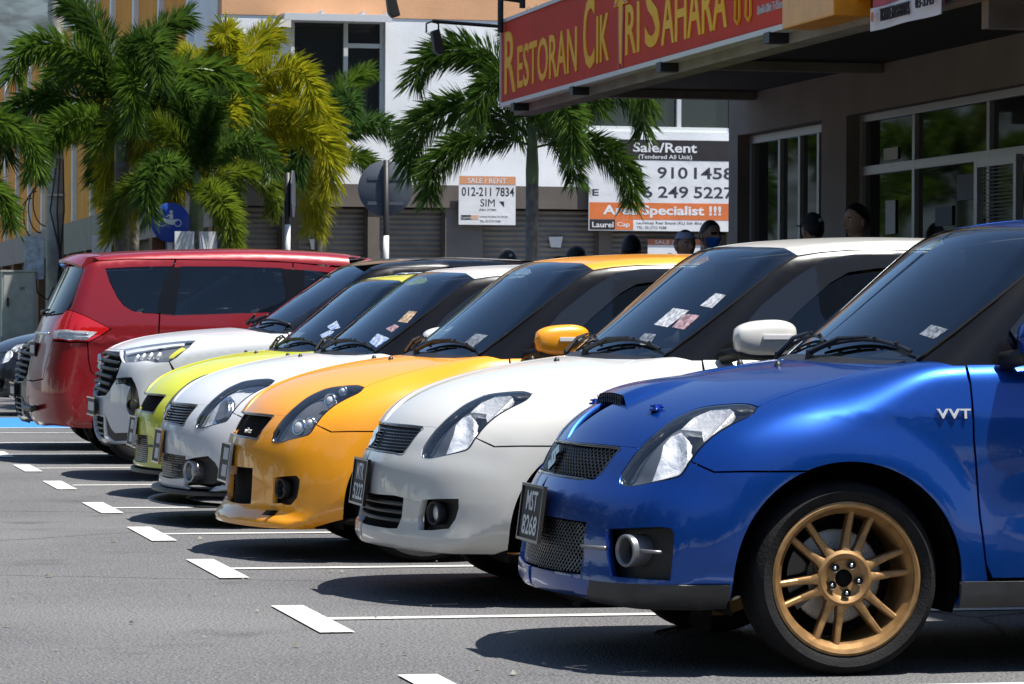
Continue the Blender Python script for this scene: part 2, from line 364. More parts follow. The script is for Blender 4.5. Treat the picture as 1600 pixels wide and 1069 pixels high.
# ------------------------------------------------------------------ panels cut out of a body surface
CACHE = {}
def panel_mesh(S, outline, proj=PF, holes=(), off=0., gap=.003, lip=.016, sp=.03, center=False, bowl=0., bowlr=.03, offf=None):
    O3 = resample(np.asarray(outline, float), sp * .6)
    cen = [center and abs(p[1]) < .003 for p in O3]
    O2 = inset(proj.to2(O3), cen, gap)
    H2 = []
    for h in holes:
        h3 = resample(np.asarray(h, float), sp * .6); H2.append(inset(proj.to2(h3), [False] * len(h3), -gap))
    lo = O2.min(0); hi = O2.max(0); hstep = sp * .866
    G = []
    for j, q in enumerate(np.arange(lo[1], hi[1], hstep)):
        for p in np.arange(lo[0] + (sp / 2 if j % 2 else 0), hi[0], sp): G.append((p, q))
    G = np.array(G) if G else np.zeros((0, 2))
    if len(G):
        m = inpoly(G, O2) & (segdist(G, O2) > sp * .42)
        for h in H2: m &= ~(inpoly(G, h)) & (segdist(G, h) > sp * .42)
        G = G[m]
    V = list(O2); E = [(i, (i + 1) % len(O2)) for i in range(len(O2))]
    for h in H2:
        b = len(V); V += list(h); E += [(b + i, b + (i + 1) % len(h)) for i in range(len(h))]
    V += list(G)
    r = delaunay_2d_cdt([Vector((float(a), float(b))) for a, b in V], E, [], 0, 1e-6)
    v2 = np.array([tuple(p) for p in r[0]]); T = np.array([tuple(t) for t in r[2]])
    c = v2[T].mean(1); m = inpoly(c, O2)
    for h in H2: m &= ~inpoly(c, h)
    a = v2[T]; area = np.abs((a[:, 1, 0] - a[:, 0, 0]) * (a[:, 2, 1] - a[:, 0, 1]) - (a[:, 2, 0] - a[:, 0, 0]) * (a[:, 1, 1] - a[:, 0, 1]))
    T = T[m & (area > 1e-9)]
    used = np.unique(T); mp = -np.ones(len(v2), int); mp[used] = np.arange(len(used)); v2 = v2[used]; T = mp[T]
    X = proj.lift(v2, S); Nn = S.normal(X)
    o = np.full(len(X), off)
    if bowl: o = o - bowl * sstep(0, bowlr, segdist(v2, O2))
    if offf is not None: o = o + offf(X)
    X = X + Nn * o[:, None]
    if bowl or offf is not None:
        # recompute normals from the mesh
        N2 = np.zeros_like(X); fn = np.cross(X[T[:, 1]] - X[T[:, 0]], X[T[:, 2]] - X[T[:, 0]])
        for k in range(3): np.add.at(N2, T[:, k], fn)
        N2 /= np.maximum(np.linalg.norm(N2, axis=1, keepdims=True), 1e-12); sg = np.sign((N2 * Nn).sum(1, keepdims=True)); sg[sg == 0] = 1; Nn = N2 * sg
    if center:
        z = np.abs(X[:, 1]) < .004; X[z, 1] = 0; Nn[z, 1] = 0
    # orient
    fn = np.cross(X[T[:, 1]] - X[T[:, 0]], X[T[:, 2]] - X[T[:, 0]]); flip = (fn * Nn[T[:, 0]]).sum(1) < 0
    T[flip] = T[flip][:, ::-1]
    Fc = [tuple(t) for t in T]
    Vv = [tuple(p) for p in X]; NV = [tuple(n) for n in Nn]
    if lip:
        ed = {}
        for t in Fc:
            for i in range(3): ed[(t[i], t[(i + 1) % 3])] = 1
        bd = [(a, b) for (a, b) in ed if (b, a) not in ed and not (center and X[a, 1] == 0 and X[b, 1] == 0)]
        top = {}; bot = {}
        nrm = {}
        for a, b in bd:
            e = X[b] - X[a]; n = np.cross(e, Nn[a]); n = n / (np.linalg.norm(n) + 1e-12)
            for q in (a, b): nrm[q] = nrm.get(q, 0) + n
        for q in nrm:
            n = nrm[q]; n = n / (np.linalg.norm(n) + 1e-12); nr = n * .6 + Nn[q] * .4
            top[q] = len(Vv); Vv.append(tuple(X[q])); NV.append(tuple(nr / np.linalg.norm(nr)))
            bot[q] = len(Vv); pb = X[q] - Nn[q] * lip - n * lip * .12
            if center and X[q, 1] == 0: pb[1] = 0
            Vv.append(tuple(pb)); NV.append(tuple(n))
        for a, b in bd: Fc.append((top[b], top[a], bot[a], bot[b]))
    return np.array(Vv), Fc, np.array(NV)

def mirror(D): V, Fc, N = D; V = V * (1, -1, 1); N = N * (1, -1, 1); return V, [tuple(reversed(q)) for q in Fc], N
def both(D):
    V, Fc, N = D; V2, F2, N2 = mirror(D); n = len(V); mp = list(range(n, 2 * n))
    keep = []; k = n
    for i in range(n):
        if V[i][1] == 0: mp[i] = i
        else: mp[i] = k; keep.append(i); k += 1
    return np.vstack([V, V2[keep]]), Fc + [tuple(mp[i] for i in q) for q in F2], np.vstack([N, N2[keep]])
def cached(key, fn):
    """fn returns (V,F,N) -> mesh data, built once and shared between look-alikes"""
    if key not in CACHE: V, Fc, N = fn(); CACHE[key] = mesh(V, Fc, True, N, key)
    return CACHE[key]
def pan(key, S, outline, name, mat, parent, mode='center', **kw):
    """mode center: whole panel across the car; pair: left and right object"""
    if mode == 'center':
        return [obj(name, cached(key, lambda: both(panel_mesh(S, outline, center=True, **kw))), mat, parent)]
    D = {}
    def left():
        D['d'] = panel_mesh(S, outline, **kw); return D['d']
    a = cached(key + '_l', left); r = [obj(name, a, mat, parent)]
    if mode == 'pair':
        b = cached(key + '_r', lambda: mirror(D['d'] if 'd' in D else panel_mesh(S, outline, **kw))); r.append(obj(name, b, mat, parent))
    return r
def arc(cx, cz, r, a0, a1, n=20):
    return [(cx + r * math.cos(math.radians(a0 + (a1 - a0) * i / n)), cz + r * math.sin(math.radians(a0 + (a1 - a0) * i / n))) for i in range(n + 1)]
def spl(L, n=5): return catmull(np.array(L, float), n)
def surf_line(S, pts, off, n=6):
    """points along a curve, laid on surface S at a normal offset"""
    A = spl(pts, n); P3 = PF.lift(PF.to2(A), S); return P3 + S.normal(P3) * off
PFL = Proj((1, .9, -.12))
# ------------------------------------------------------------------ car materials
M_BLACK = P('black_trim', (.012, .012, .013), .42, bump=.15, bscale=400)
M_GLOSSBLK = P('gloss_black', (.008, .008, .009), .12, coat=.6)
M_RUBBER = P('tyre_rubber', (.009, .009, .010), .8, spec=.25, noise=.4, nscale=14, bump=.25, bscale=120)
M_UNDER = P('underbody', (.008, .008, .008), .9, spec=.1)
M_GLASS = clear('car_glass', (.40, .46, .48), .075, .01, (.80, .90, 1))
M_REARGLASS = P('rear_glass', (.006, .009, .013), .06, spec=.22)
M_BADGE = P('badge_silver', (.62, .63, .65), .3, metal=.3)
M_SEAT = P('seat_fabric', (.10, .10, .105), .9, noise=.2, nscale=30, bump=.3, bscale=200)
M_DASH = P('dash_plastic', (.022, .022, .024), .7, bump=.3, bscale=300)
M_LININGP = P('pillar_lining', (.13, .125, .115), .9)
M_SIDEGLASS = clear('tinted_side_glass', (.16, .18, .18), .01, .01, (.85, .92, 1))
M_FRAMEBLK = P('satin_black_frame', (.005, .005, .006), .24, spec=.28)
M_SEAL = P('rubber_seal', (.006, .006, .006), .7, spec=.15)
M_CHROME = P('chrome', (.75, .76, .78), .12, metal=1)
M_REFL = P('lamp_reflector', (.82, .83, .85), .34, metal=.35, bump=.6, bscale=45)
M_LENS = clear('lamp_lens')
M_HOUSE_D = P('lamp_housing_dark', (.11, .12, .135), .35, metal=.3, coat=.4)
M_HOUSE_C = P('lamp_housing_chrome', (.56, .59, .62), .3, metal=.15, bump=.4, bscale=30)
M_LAMPWHITE = P('lamp_white_plastic', (.62, .63, .65), .2, coat=.6)
M_AMBER = P('amber_lamp', (.8, .30, .03), .2, coat=.5)
M_WHITE_T = P('white_print', (.78, .78, .76), .5)
M_PLATE = P('plate_black', (.010, .010, .011), .5, spec=.25)
M_GOLD = P('bronze_wheel_paint', (.31, .175, .066), .42, metal=.5, coat=.25, noise=.2, nscale=30, rvar=.15)
M_DARKRIM = P('dark_wheel_paint', (.03, .03, .033), .35, metal=.6, coat=.4)
M_SILRIM = P('silver_wheel_paint', (.35, .36, .37), .32, metal=.8, coat=.3)
M_DISC = P('brake_disc', (.38, .37, .36), .38, metal=.8, bump=.3, bscale=160)
M_STEEL = P('steel', (.5, .5, .5), .3, metal=1)
M_FOGRING = P('fog_ring_metal', (.20, .205, .215), .35, metal=.5)
M_LIPGREY = P('grey_lip', (.030, .031, .034), .45, noise=.35, nscale=9, bump=.1)

def letters(txt, size, mat, parent, name='lettering', loc=(0, 0, 0), rot=(0, 0, 0), sx=1., ext=.001, bold=0., align='CENTER', shear=0, spacing=1.):
    c = bpy.data.curves.new('txt', 'FONT'); c.body = txt; c.size = size; c.align_x = align; c.align_y = 'CENTER'; c.extrude = ext; c.offset = bold; c.shear = shear; c.space_character = spacing; c.resolution_u = 3
    t = bpy.data.objects.new('txt', c); COL.objects.link(t)
    dg = bpy.context.evaluated_depsgraph_get(); me = bpy.data.meshes.new_from_object(t.evaluated_get(dg)); bpy.data.objects.remove(t); bpy.data.curves.remove(c)
    me.materials.clear(); o = obj(name, me, mat, parent); o.location = loc; o.rotation_euler = rot; o.scale = (sx, 1, 1); return o

def fit_text(t, w, h, loc, mat, parent, name='plate_characters'):
    o = letters(t, 1, mat, parent, name, ext=.0, bold=.02); b = np.array([v.co[:] for v in o.data.vertices]); lo, hi = b.min(0), b.max(0)
    for v in o.data.vertices: v.co = ((v.co[0] - (lo[0] + hi[0]) / 2) * w / (hi[0] - lo[0]), (v.co[1] - (lo[1] + hi[1]) / 2) * h / (hi[1] - lo[1]), 0)
    o.rotation_euler = (math.pi / 2, 0, -math.pi / 2); o.location = loc; return o
# ------------------------------------------------------------------ wheels (axis along y, outer face at -y)
def wheel(parent, x, side, style, rim_mat, R=.302, r_in=.242, y=.735, steer=0):
    """wheel part with tyre, rim and disc as sub-parts; side -1 left"""
    key = ('wheel', style, R)
    if key not in CACHE:
        t = MB(); w = .098
        pr = [(r_in - .006, -w + .012), (r_in + .004, -w + .001), (r_in + .016, -w - .004), ((R + r_in) / 2, -w - .010), (R - .022, -w - .004), (R - .009, -w + .008), (R - .003, -w + .025),
              (R, -w + .05), (R, -.052), (R - .007, -.05), (R - .007, -.044), (R, -.042), (R, -.004), (R - .007, -.002), (R - .007, .004), (R, .006), (R, .04), (R - .003, w - .02), (R - .02, w), (r_in, w), (r_in - .01, w - .02)]
        t.lathe(pr, 72, close=True)
        tyre = t.mesh('auto')
        b = MB()
        b.lathe([(r_in - .004, -w + .014), (r_in - .002, -w + .004), (r_in - .010, -w - .001), (r_in - .020, -w + .003), (r_in - .024, -w + .016), (r_in - .036, -w + .026), (r_in - .042, -w + .05), (r_in - .045, .09), (r_in - .004, .09)], 64, close=True)
        yf = -w + .014                                   # face plane of the spokes at the rim
        hubr = .085
        if style == 'twelve':
            # six pairs of slim spokes that fork out of a dished hub
            b.lathe([(.0, yf + .055), (.026, yf + .055), (.028, yf + .022), (.056, yf + .020), (.064, yf + .012), (.078, yf + .006), (.088, yf + .012), (.090, yf + .05), (.0, yf + .06)], 40)
            for k in range(6):
                for s in (-1, 1):
                    a0 = math.radians(60 * k + 14 + s * 13); a1 = math.radians(60 * k + 14 + s * 9.2)
                    for (ra, aa, wa), (rb, ab, wb) in (((.074, a0, .023), (.105, a0 + (a1 - a0) * .35, .0145)), ((.105, a0 + (a1 - a0) * .35, .0145), (.150, a0 + (a1 - a0) * .7, .0118)), ((.150, a0 + (a1 - a0) * .7, .0118), (r_in - .014, a1, .0105))):
                        pa = Vector((ra * math.cos(aa), 0, ra * math.sin(aa))); pb = Vector((rb * math.cos(ab), 0, rb * math.sin(ab))); d = (pb - pa).normalized(); n = Vector((-d.z, 0, d.x))
                        ya = yf + .008 + .010 * math.sin(min(1, (ra - .07) / .15) * math.pi); yb = yf + .008 + .010 * math.sin(min(1, (rb - .07) / .15) * math.pi)
                        V = []
                        for p, wd, yy in ((pa, wa, ya), (pb, wb, yb)):
                            for u, dy in ((-1, .030), (-.85, .004), (-.45, 0), (.45, 0), (.85, .004), (1, .030)): q = p + n * (u * wd); V.append((q.x, yy + dy, q.z))
                        b.add(V, [(i, i + 1, i + 7, i + 6) for i in range(5)] + [(5, 0, 6, 11)])
        else:
            b.lathe([(.0, yf + .02), (.05, yf + .018), (.06, yf + .03), (.07, yf + .06)], 32)
            for k in range(5):
                a = math.radians(72 * k + 18); d = Vector((math.cos(a), 0, math.sin(a))); n = Vector((-d.z, 0, d.x)); V = []
                for r, wd, yy in ((.04, .034, yf + .02), (.12, .026, yf + .012), (r_in - .02, .034, yf + .006)):
                    for u, dy in ((-1, .035), (-.7, .004), (.7, .004), (1, .035)): q = d * r + n * (u * wd); V.append((q.x, yy + dy, q.z))
                b.add(V, [(i + 4 * j, i + 1 + 4 * j, i + 5 + 4 * j, i + 4 + 4 * j) for j in range(2) for i in range(3)])
        rim = b.mesh('auto')
        nuts = MB().lathe([(0, yf + .004), (.0055, yf + .005), (.0065, yf + .009), (.0065, yf + .03)], 8, c=(0, 0, 0))
        cup = MB().lathe([(.0115, yf + .0195), (.0125, yf + .0065), (.014, yf + .006)], 12); cup.lathe([(0, yf + .0185), (.0125, yf + .0185)], 12)
        disc = MB().lathe([(.055, .02), (.14, .02), (.148, .024), (.148, .04), (.055, .04)], 48, close=True)
        disc.lathe([(.0, .0), (.062, .0), (.066, .02)], 32)
        cal_ = MB()
        for i in range(12):
            a = math.radians(140 + i * 6.5); a2 = math.radians(140 + (i + 1) * 6.5)
            cal_.add([(r * math.cos(q), yy, r * math.sin(q)) for q in (a, a2) for r, yy in ((.10, .0), (.165, .0), (.165, .06), (.10, .06))], [(0, 1, 5, 4), (1, 2, 6, 5), (2, 3, 7, 6), (3, 0, 4, 7)] + ([(0, 3, 2, 1)] if i == 0 else []) + ([(4, 5, 6, 7)] if i == 11 else []))
        back = MB().lathe([(0, .065), (r_in - .05, .065)], 32)
        CACHE[key] = (tyre, rim, cup.mesh(True), nuts.mesh(True), disc.mesh('auto'), cal_.mesh(), back.mesh())
    tyre, rim, lug, nuts, disc, cal_, back = CACHE[key]
    w = obj('wheel', tyre, M_RUBBER, parent); w.location = (x, side * y, R); w.rotation_euler = (0, 0, (0 if side < 0 else math.pi) + steer)
    w['label'] = {'twelve': 'wheel with a bronze rim of twelve thin spokes', 'five': 'dark wheel in the shade of the arch'}[style]
    obj('rim', rim, rim_mat, w); obj('brake_disc', disc, M_DISC, w); obj('brake_caliper', cal_, M_GLOSSBLK, w)
    obj('hub_back', back, M_UNDER, w)
    if style == 'twelve':
        for k in range(5):
            a = math.radians(72 * k + 62); c = (.046 * math.cos(a), 0, .046 * math.sin(a)); obj('nut_recess', lug, M_BLACK, w, c); obj('wheel_nut', nuts, M_CHROME, w, c)
        obj('hub_bore', cached_mb('bore', lambda: MB().lathe([(0, -.06), (.027, -.06), (.0275, -.056)], 24).mesh(True)), M_UNDER, w)
    return w

# ------------------------------------------------------------------ outlines on the hatchback body
HU = [(-.664, -.546, .577), (-.658, -.528, .603), (-.640, -.534, .634), (-.598, -.544, .690), (-.543, -.546, .742), (-.476, -.536, .786), (-.405, -.541, .815), (-.340, -.588, .826), (-.283, -.652, .831), (-.255, -.706, .821)]
HD = [(-.282, -.733, .797), (-.340, -.738, .770), (-.400, -.741, .738), (-.450, -.745, .697), (-.485, -.748, .655), (-.512, -.745, .614), (-.545, -.722, .600), (-.600, -.667, .586), (-.645, -.595, .573)]
REF_LO = [(-.591, -.664, .603), (-.578, -.660, .629), (-.560, -.649, .667), (-.543, -.622, .705), (-.518, -.617, .730), (-.493, -.632, .741), (-.488, -.688, .715), (-.499, -.725, .670), (-.519, -.736, .622), (-.564, -.699, .604)]
REF_UP = [(-.476, -.612, .759), (-.426, -.581, .794), (-.368, -.579, .815), (-.329, -.612, .821), (-.327, -.659, .811), (-.371, -.701, .777), (-.424, -.728, .732), (-.436, -.722, .724), (-.430, -.682, .754)]
def grow(L, k):
    c = np.mean(np.array(L), 0); return [tuple(c + (np.array(p) - c) * k) for p in L]
REF_LO = grow(REF_LO, 1.12); REF_UP = grow(REF_UP, 1.08)
RA = .364
def onF(S, L):
    """points on the surface; long steps of one kind are filled in so outlines hug the surface"""
    out = []
    for i, q in enumerate(L):
        out.append(q)
        if i + 1 < len(L):
            w = L[i + 1]
            if isinstance(q[0], str) and isinstance(w[0], str) and q[0] == w[0]:
                n = int(math.hypot(q[1] - w[1], q[2] - w[2]) / .07)
                for j in range(1, n + 1): t = j / (n + 1); out.append((q[0], q[1] + (w[1] - q[1]) * t, q[2] + (w[2] - q[2]) * t))
    return [tuple(q) for q in S.pts(out)]
hu = [tuple(p) for p in spl(HU, 4)]; hd = [tuple(p) for p in spl([HU[-1]] + HD + [HU[0]], 4)]
def hatch_outlines():
    o = {}
    o['head'] = hu + hd[1:-1]
    front = onF(HL, [('f', 0, .690), ('f', -.15, .690), ('f', -.3, .690), (-.637, -.447, .693), (-.615, -.50, .692)])
    i3 = 3 * 4
    edge = onF(HL, [('t', -.18, -.690), ('t', -.10, -.676), ('t', 0, -.668), ('t', .08, -.660), ('t', .15, -.635), ('t', .195, -.590)])
    o['edge'] = edge
    rear = onF(HL, [('t', .175, -.54), ('t', .12, -.42), ('t', .075, -.25), ('t', .058, -.1), ('t', .055, 0)])
    o['bonnet'] = front + hu[i3:] + edge + rear; o['rear'] = [tuple(q) for q in HL.pts([('t', .175, -.54), ('t', .12, -.42), ('t', .075, -.25), ('t', .058, -.1), ('t', .055, 0)])]
    a_top = [('s', x, z) for x, z in arc(0, ARCH_Z, RA, 112, -14, 30)]
    o['wing'] = hd[:5 * 4 + 1][::-1] + edge + onF(HL, [('t', .25, -.655), ('t', .31, -.70), ('s', .37, .952), ('s', .411, .952), ('s', .411, .72), ('s', .43, .48), ('s', .452, .33), ('s', .462, .285), ('s', .44, .20)] + a_top[::-1] + [('s', -.225, .625), ('s', -.33, .625), ('s', -.42, .622)])
    o['front_edge'] = front
    return o
HO = hatch_outlines()
def bumper_outline(S, gb, zb=.205, hu_=hu, nog=False):
    """gb: outline of the lower grille edge from the centre to its upper corner"""
    i3 = 3 * 4
    top = onF(S, gb) + [(-.615, -.50, .692)] + [hu_[i3]] + hu_[:i3][::-1] + hd[5 * 4:-1][::-1]
    arch = [('s', x, z) for x, z in arc(0, ARCH_Z, RA, 112, 190, 16)]
    bot = [('f', y, zb + .004) for y in (-.62, -.45, -.3, -.15, 0)]
    return top + onF(S, [('s', -.42, .622), ('s', -.33, .625), ('s', -.225, .625)] + arch + [('s', -.40, zb), ('s', -.55, zb)] + bot)
GB = [('f', 0, .583), ('f', -.15, .580), ('f', -.30, .578), (-.712, -.405, .587), (-.690, -.428, .625), (-.655, -.447, .672), (-.637, -.447, .693)]
FOG_STD = [(-.696, -.632, .412), (-.64, -.715, .419), (-.575, -.780, .422), (-.577, -.784, .390), (-.595, -.782, .350), (-.618, -.766, .314), (-.67, -.70, .304), (-.718, -.630, .302), (-.712, -.615, .350)]
INT_STD = [('f', .1, .412), ('f', -.232, .412), ('f', -.40, .415), (-.739, -.495, .413), (-.749, -.487, .344), (-.760, -.462, .298), ('f', -.36, .290), ('f', -.18, .290), ('f', .1, .290)]
FOG_SPO = [(-.742, -.585, .437), (-.70, -.655, .442), (-.60, -.771, .452), (-.573, -.790, .448), (-.565, -.798, .434), (-.570, -.80, .36), (-.579, -.80, .293), (-.66, -.74, .296), (-.753, -.65, .299), (-.747, -.61, .36)]
INT_SPO = [('f', .1, .450), ('f', -.25, .450), ('f', -.432, .446), ('f', -.436, .287), ('f', -.25, .284), ('f', .1, .284)]
FOG_KIT = [(-.693, -.640, .411), (-.64, -.71, .419), (-.597, -.764, .423), (-.586, -.776, .408), (-.592, -.777, .37), (-.602, -.775, .330), (-.631, -.758, .298), (-.661, -.732, .297), (-.673, -.714, .304), (-.709, -.655, .301)]
INT_KIT = [('f', .1, .440), ('f', -.25, .440), (-.753, -.434, .445), (-.759, -.438, .387), (-.771, -.439, .287), ('f', -.29, .276), ('f', .1, .276)]
FOG_SIL = [(-.752, -.525, .40), (-.710, -.596, .412), (-.641, -.719, .427), (-.609, -.761, .395), (-.575, -.783, .34), (-.539, -.801, .262), (-.64, -.74, .250), (-.74, -.60, .250), (-.765, -.515, .262)]
INT_SIL = [('f', .1, .418), ('f', -.25, .418), ('f', -.47, .414), ('f', -.468, .300), ('f', -.25, .29), ('f', .1, .29)]
FOG_YEL = [(-.725, -.57, .43), (-.68, -.665, .43), (-.60, -.768, .43), (-.575, -.79, .40), (-.578, -.795, .25), (-.66, -.735, .245), (-.735, -.62, .25), (-.735, -.59, .34)]
INT_YEL = [('f', .1, .436), ('f', -.18, .434), ('f', -.345, .436), ('f', -.36, .36), ('f', -.345, .274), ('f', -.2, .269), ('f', .1, .268)]

def hatch(name, label, loc, lift, v):
    """five-door hatchback; v: dict with paint, bumper kind, grille kind, lamps, plate, wheels"""
    r = thing(name, label, 'car', (loc[0], loc[1], 0), 'tuned hatchbacks parked side by side', math.radians(v.get('yaw', 0)))
    K = v['kind']; pm = v['paint']; bm_ = v.get('bumper_paint', pm)
    S = v['surf']; body = []
    def pn(*a, **k):
        q = pan(*a, **k); body.extend(q); return q
    def keep(o): body.append(o); return o
    # --- painted panels
    pn('h_bonnet', HL, HO['bonnet'], 'bonnet', v.get('bonnet_paint', pm), r, sp=.028)
    pn('h_wing', HL, HO['wing'], 'wing', pm, r, 'pair', sp=.026)
    holes = [onF(S, v['fog']), onF(S, v['intake'])]
    pn('h_bumper' + K, S, bumper_outline(S, GB, v.get('zb', .205)), 'front_bumper', bm_, r, proj=PFL, holes=holes, sp=.024, lip=.03, offf=v.get('offf'))
    pn('h_fogback' + K, S, holes[0], 'fog_lamp_recess', M_BLACK, r, 'pair', proj=PFL, off=-.052, gap=-.012, lip=0, sp=.05)
    ob = [p for p in holes[1] if p[1] < .05]; ob = [(S.pt('f', 0, ob[0][2]))] + ob + [S.pt('f', 0, ob[-1][2])]
    pn('h_intback' + K, S, ob, 'intake_back', M_UNDER, r, proj=PFL, off=-.05, gap=-.012, lip=0, sp=.05)
    side = PS
    door = [('s', .411, .955), ('s', .411, .72), ('s', .43, .48), ('s', .452, .33), ('s', .475, .285), ('s', 1.0, .285), ('s', 1.42, .285), ('s', 1.47, .33), ('s', 1.50, .5), ('s', 1.515, .72), ('s', 1.505, .958), ('s', 1.0, .957)]
    pn('h_door', HL, onF(HL, door), 'front_door', pm, r, 'pair', proj=side, sp=.035)
    ra = arc(2.38, ARCH_Z, RA, 180, 128, 10)
    rd = [('s', 1.505, .958), ('s', 1.515, .72), ('s', 1.50, .5), ('s', 1.47, .33), ('s', 1.44, .285), ('s', 1.9, .285)] + [('s', x, z) for x, z in ra] + [('s', 2.19, .70), ('s', 2.24, .80), ('s', 2.26, .96), ('s', 1.9, .96)]
    pn('h_rdoor', HL, onF(HL, rd), 'rear_door', pm, r, 'pair', proj=side, sp=.045)
    ra2 = arc(2.38, ARCH_Z, RA, 128, 0, 24)
    qp = [('s', 2.26, .96), ('s', 2.24, .80), ('s', 2.19, .70)] + [('s', x, z) for x, z in ra2] + [('s', 2.745, .24), ('s', 2.74, .5), ('s', 2.70, .75), ('s', 2.64, .96)]
    pn('h_quarter', HL, onF(HL, qp), 'rear_quarter', pm, r, 'pair', proj=side, sp=.05)
    sl = [('s', .36, .283), ('s', .36, .20), ('s', 2.0, .20), ('s', 2.02, .283), ('s', 1.2, .283)]
    pn('h_sill', HL, onF(HL, sl), 'side_skirt', v.get('skirt', pm), r, 'pair', proj=side, off=.012, sp=.045, lip=.03)
    tl = [('r', 0, .97), ('r', -.4, .965), ('s', 2.645, .955), ('s', 2.70, .75), ('s', 2.74, .5), ('s', 2.745, .245), ('r', -.5, .235), ('r', 0, .235)]
    pn('h_tail', HL, onF(HL, tl), 'tailgate', pm, r, proj=Proj((-1, .8, -.1)), sp=.06)
    # --- greenhouse
    wsE = [(.285, -.660, .962), (.40, -.676, 1.050), (.534, -.678, 1.153), (.68, -.662, 1.262), (.80, -.640, 1.343), (.835, -.632, 1.360)]
    top = onF(HG, [('t', .80, -.55), ('t', .735, -.38), ('t', .70, -.2), ('t', .69, 0)])
    base = onF(HG, [('t', .118, 0), ('t', .125, -.15), ('t', .15, -.32), ('t', .20, -.50), ('t', .255, -.615)])
    pn('h_ws', HG, base + wsE + top, 'windscreen', M_GLASS, r, sp=.04, gap=.001, lip=.01)
    rs = [('s', .93, 1.376), ('s', 1.05, 1.386), ('s', 1.4, 1.388), ('s', 2.0, 1.372), ('s', 2.38, 1.335)]
    rr = [('t', 2.46, -.48), ('t', 2.49, -.25), ('t', 2.50, 0)]
    pn('h_roof', HG, [tuple(p) for p in top[::-1]] + [wsE[-1]] + onF(HG, rs + rr), 'roof', v.get('roof_paint', pm), r, sp=.04)
    w1 = onF(HG, [('s', .605, .985), ('s', .70, 1.078), ('s', .80, 1.165), ('s', .947, 1.280), ('s', 1.02, 1.315), ('s', 1.15, 1.330), ('s', 1.42, 1.336), ('s', 1.46, 1.16), ('s', 1.47, .985), ('s', 1.0, .985)])
    w2 = onF(HG, [('s', 1.56, .985), ('s', 1.55, 1.15), ('s', 1.52, 1.335), ('s', 1.9, 1.325), ('s', 2.10, 1.28), ('s', 2.2, 1.2), ('s', 2.24, .99), ('s', 1.9, .985)])
    fr = wsE + onF(HG, rs + [('s', 2.5, 1.2), ('s', 2.6, 1.0), ('s', 2.6, .95), ('s', 1.6, .945), ('s', .7, .94), ('s', .40, .94)])
    pn('h_frame', HG, fr, 'window_frame', M_FRAMEBLK, r, 'pair', proj=Proj((.3, 1, -.2)), holes=[w1, w2], sp=.04, lip=.02)
    for q, cv in (('a', wsE), ('b', w1 + w1[:1]), ('c', w2 + w2[:1])):
        for sg in (1, -1): keep(obj('window_seal', cached_mb('h_seal%s%d' % (q, sg), lambda: seal_mesh(HG, cv, sg)), M_SEAL, r))
    for q, w in (('1', w1), ('2', w2)): pn('h_glass' + q, HG, w, 'side_window', M_SIDEGLASS, r, 'pair', proj=Proj((.3, 1, -.2)), off=-.008, gap=-.006, lip=0, sp=.07)
    vis = onF(HG, [('s', .56, 1.06), ('s', .66, 1.165), ('s', .81, 1.276), ('s', .93, 1.345), ('s', 1.06, 1.366), ('s', 1.43, 1.368), ('s', 1.43, 1.318), ('s', 1.15, 1.308), ('s', 1.03, 1.292), ('s', .95, 1.250), ('s', .80, 1.130), ('s', .70, 1.035), ('s', .60, .99)])
    pn('h_visor', HG, vis, 'rain_visor', M_GLOSSBLK, r, 'pair', proj=Proj((.3, 1, -.2)), off=.014, lip=.012, sp=.03)
    rg = onF(HG, [('r', 0, 1.33), ('r', -.4, 1.32), ('r', -.55, 1.28), ('r', -.62, 1.02), ('r', 0, 1.02)])
    pn('h_rearglass', HG, rg, 'rear_window', M_REARGLASS, r, proj=Proj((-1, .4, -.3)), sp=.08)
    for k, (poly, m) in enumerate(v.get('stickers', ())): pn('h_sticker%s%d' % (K, k), HG, poly, 'sticker', m, r, 'left', off=.0015, gap=0, lip=0, sp=.03)
    # cowl strip, wipers, nozzles
    cw = [tuple(q) for q in HG.pts([('t', .118, 0), ('t', .125, -.15), ('t', .15, -.32), ('t', .20, -.50), ('t', .255, -.615)])]; cwf = HO['rear']
    V = []; Fc = []
    for a, b in zip(cw, cwf[::-1]): V += [(a[0] + .05, a[1], a[2] + .012), (a[0], a[1], a[2] + .006), (b[0] - .02, b[1], b[2] - .025)]
    for i in range(4): Fc += [(3 * i, 3 * i + 1, 3 * i + 4, 3 * i + 3), (3 * i + 1, 3 * i + 2, 3 * i + 5, 3 * i + 4)]
    n = len(V); V += [(x, -y, z) for x, y, z in V]; Fc += [tuple(n + i for i in reversed(q)) for q in Fc]
    keep(obj('cowl_panel', mesh(V, Fc), M_BLACK, r))
    for k, (y0, y1) in enumerate(((-.12, -.62), (.38, -.10))): keep(obj('wiper', cached_mb('h_wiper%d' % k, lambda: wiper_mesh(y0, y1)), M_BLACK, r))
    for y in (-.22, .22):
        p = HL.pt('t', -.04, y); keep(MB().lathe([(0, .016), (.007, .014), (.012, .004), (.014, -.004)], 10, 'z', p).obj('washer_nozzle', M_BLACK, r, True))
    # --- lamps
    for o in pn('h_head', HL, HO['head'], 'headlight', v.get('house', M_HOUSE_D), r, 'pair', off=-.040, gap=.002, lip=0, sp=.025, bowl=.02):
        left = o is body[-2]; side_ = 'l' if left else 'r'
        def sub(key, out, nm, mat, **k):
            pan(key, HL, out, nm, mat, o, 'pair', **k)
            # keep only the one for this side
            kids = [c for c in o.children if c.name.split('.')[0] == nm]; bad = kids[-1] if left else kids[-2]; bpy.data.objects.remove(bad)
        rim_ = HO['head']
        sub('h_lens', rim_, 'lens', M_LENS, off=.001, gap=.003, lip=.0, sp=.025)
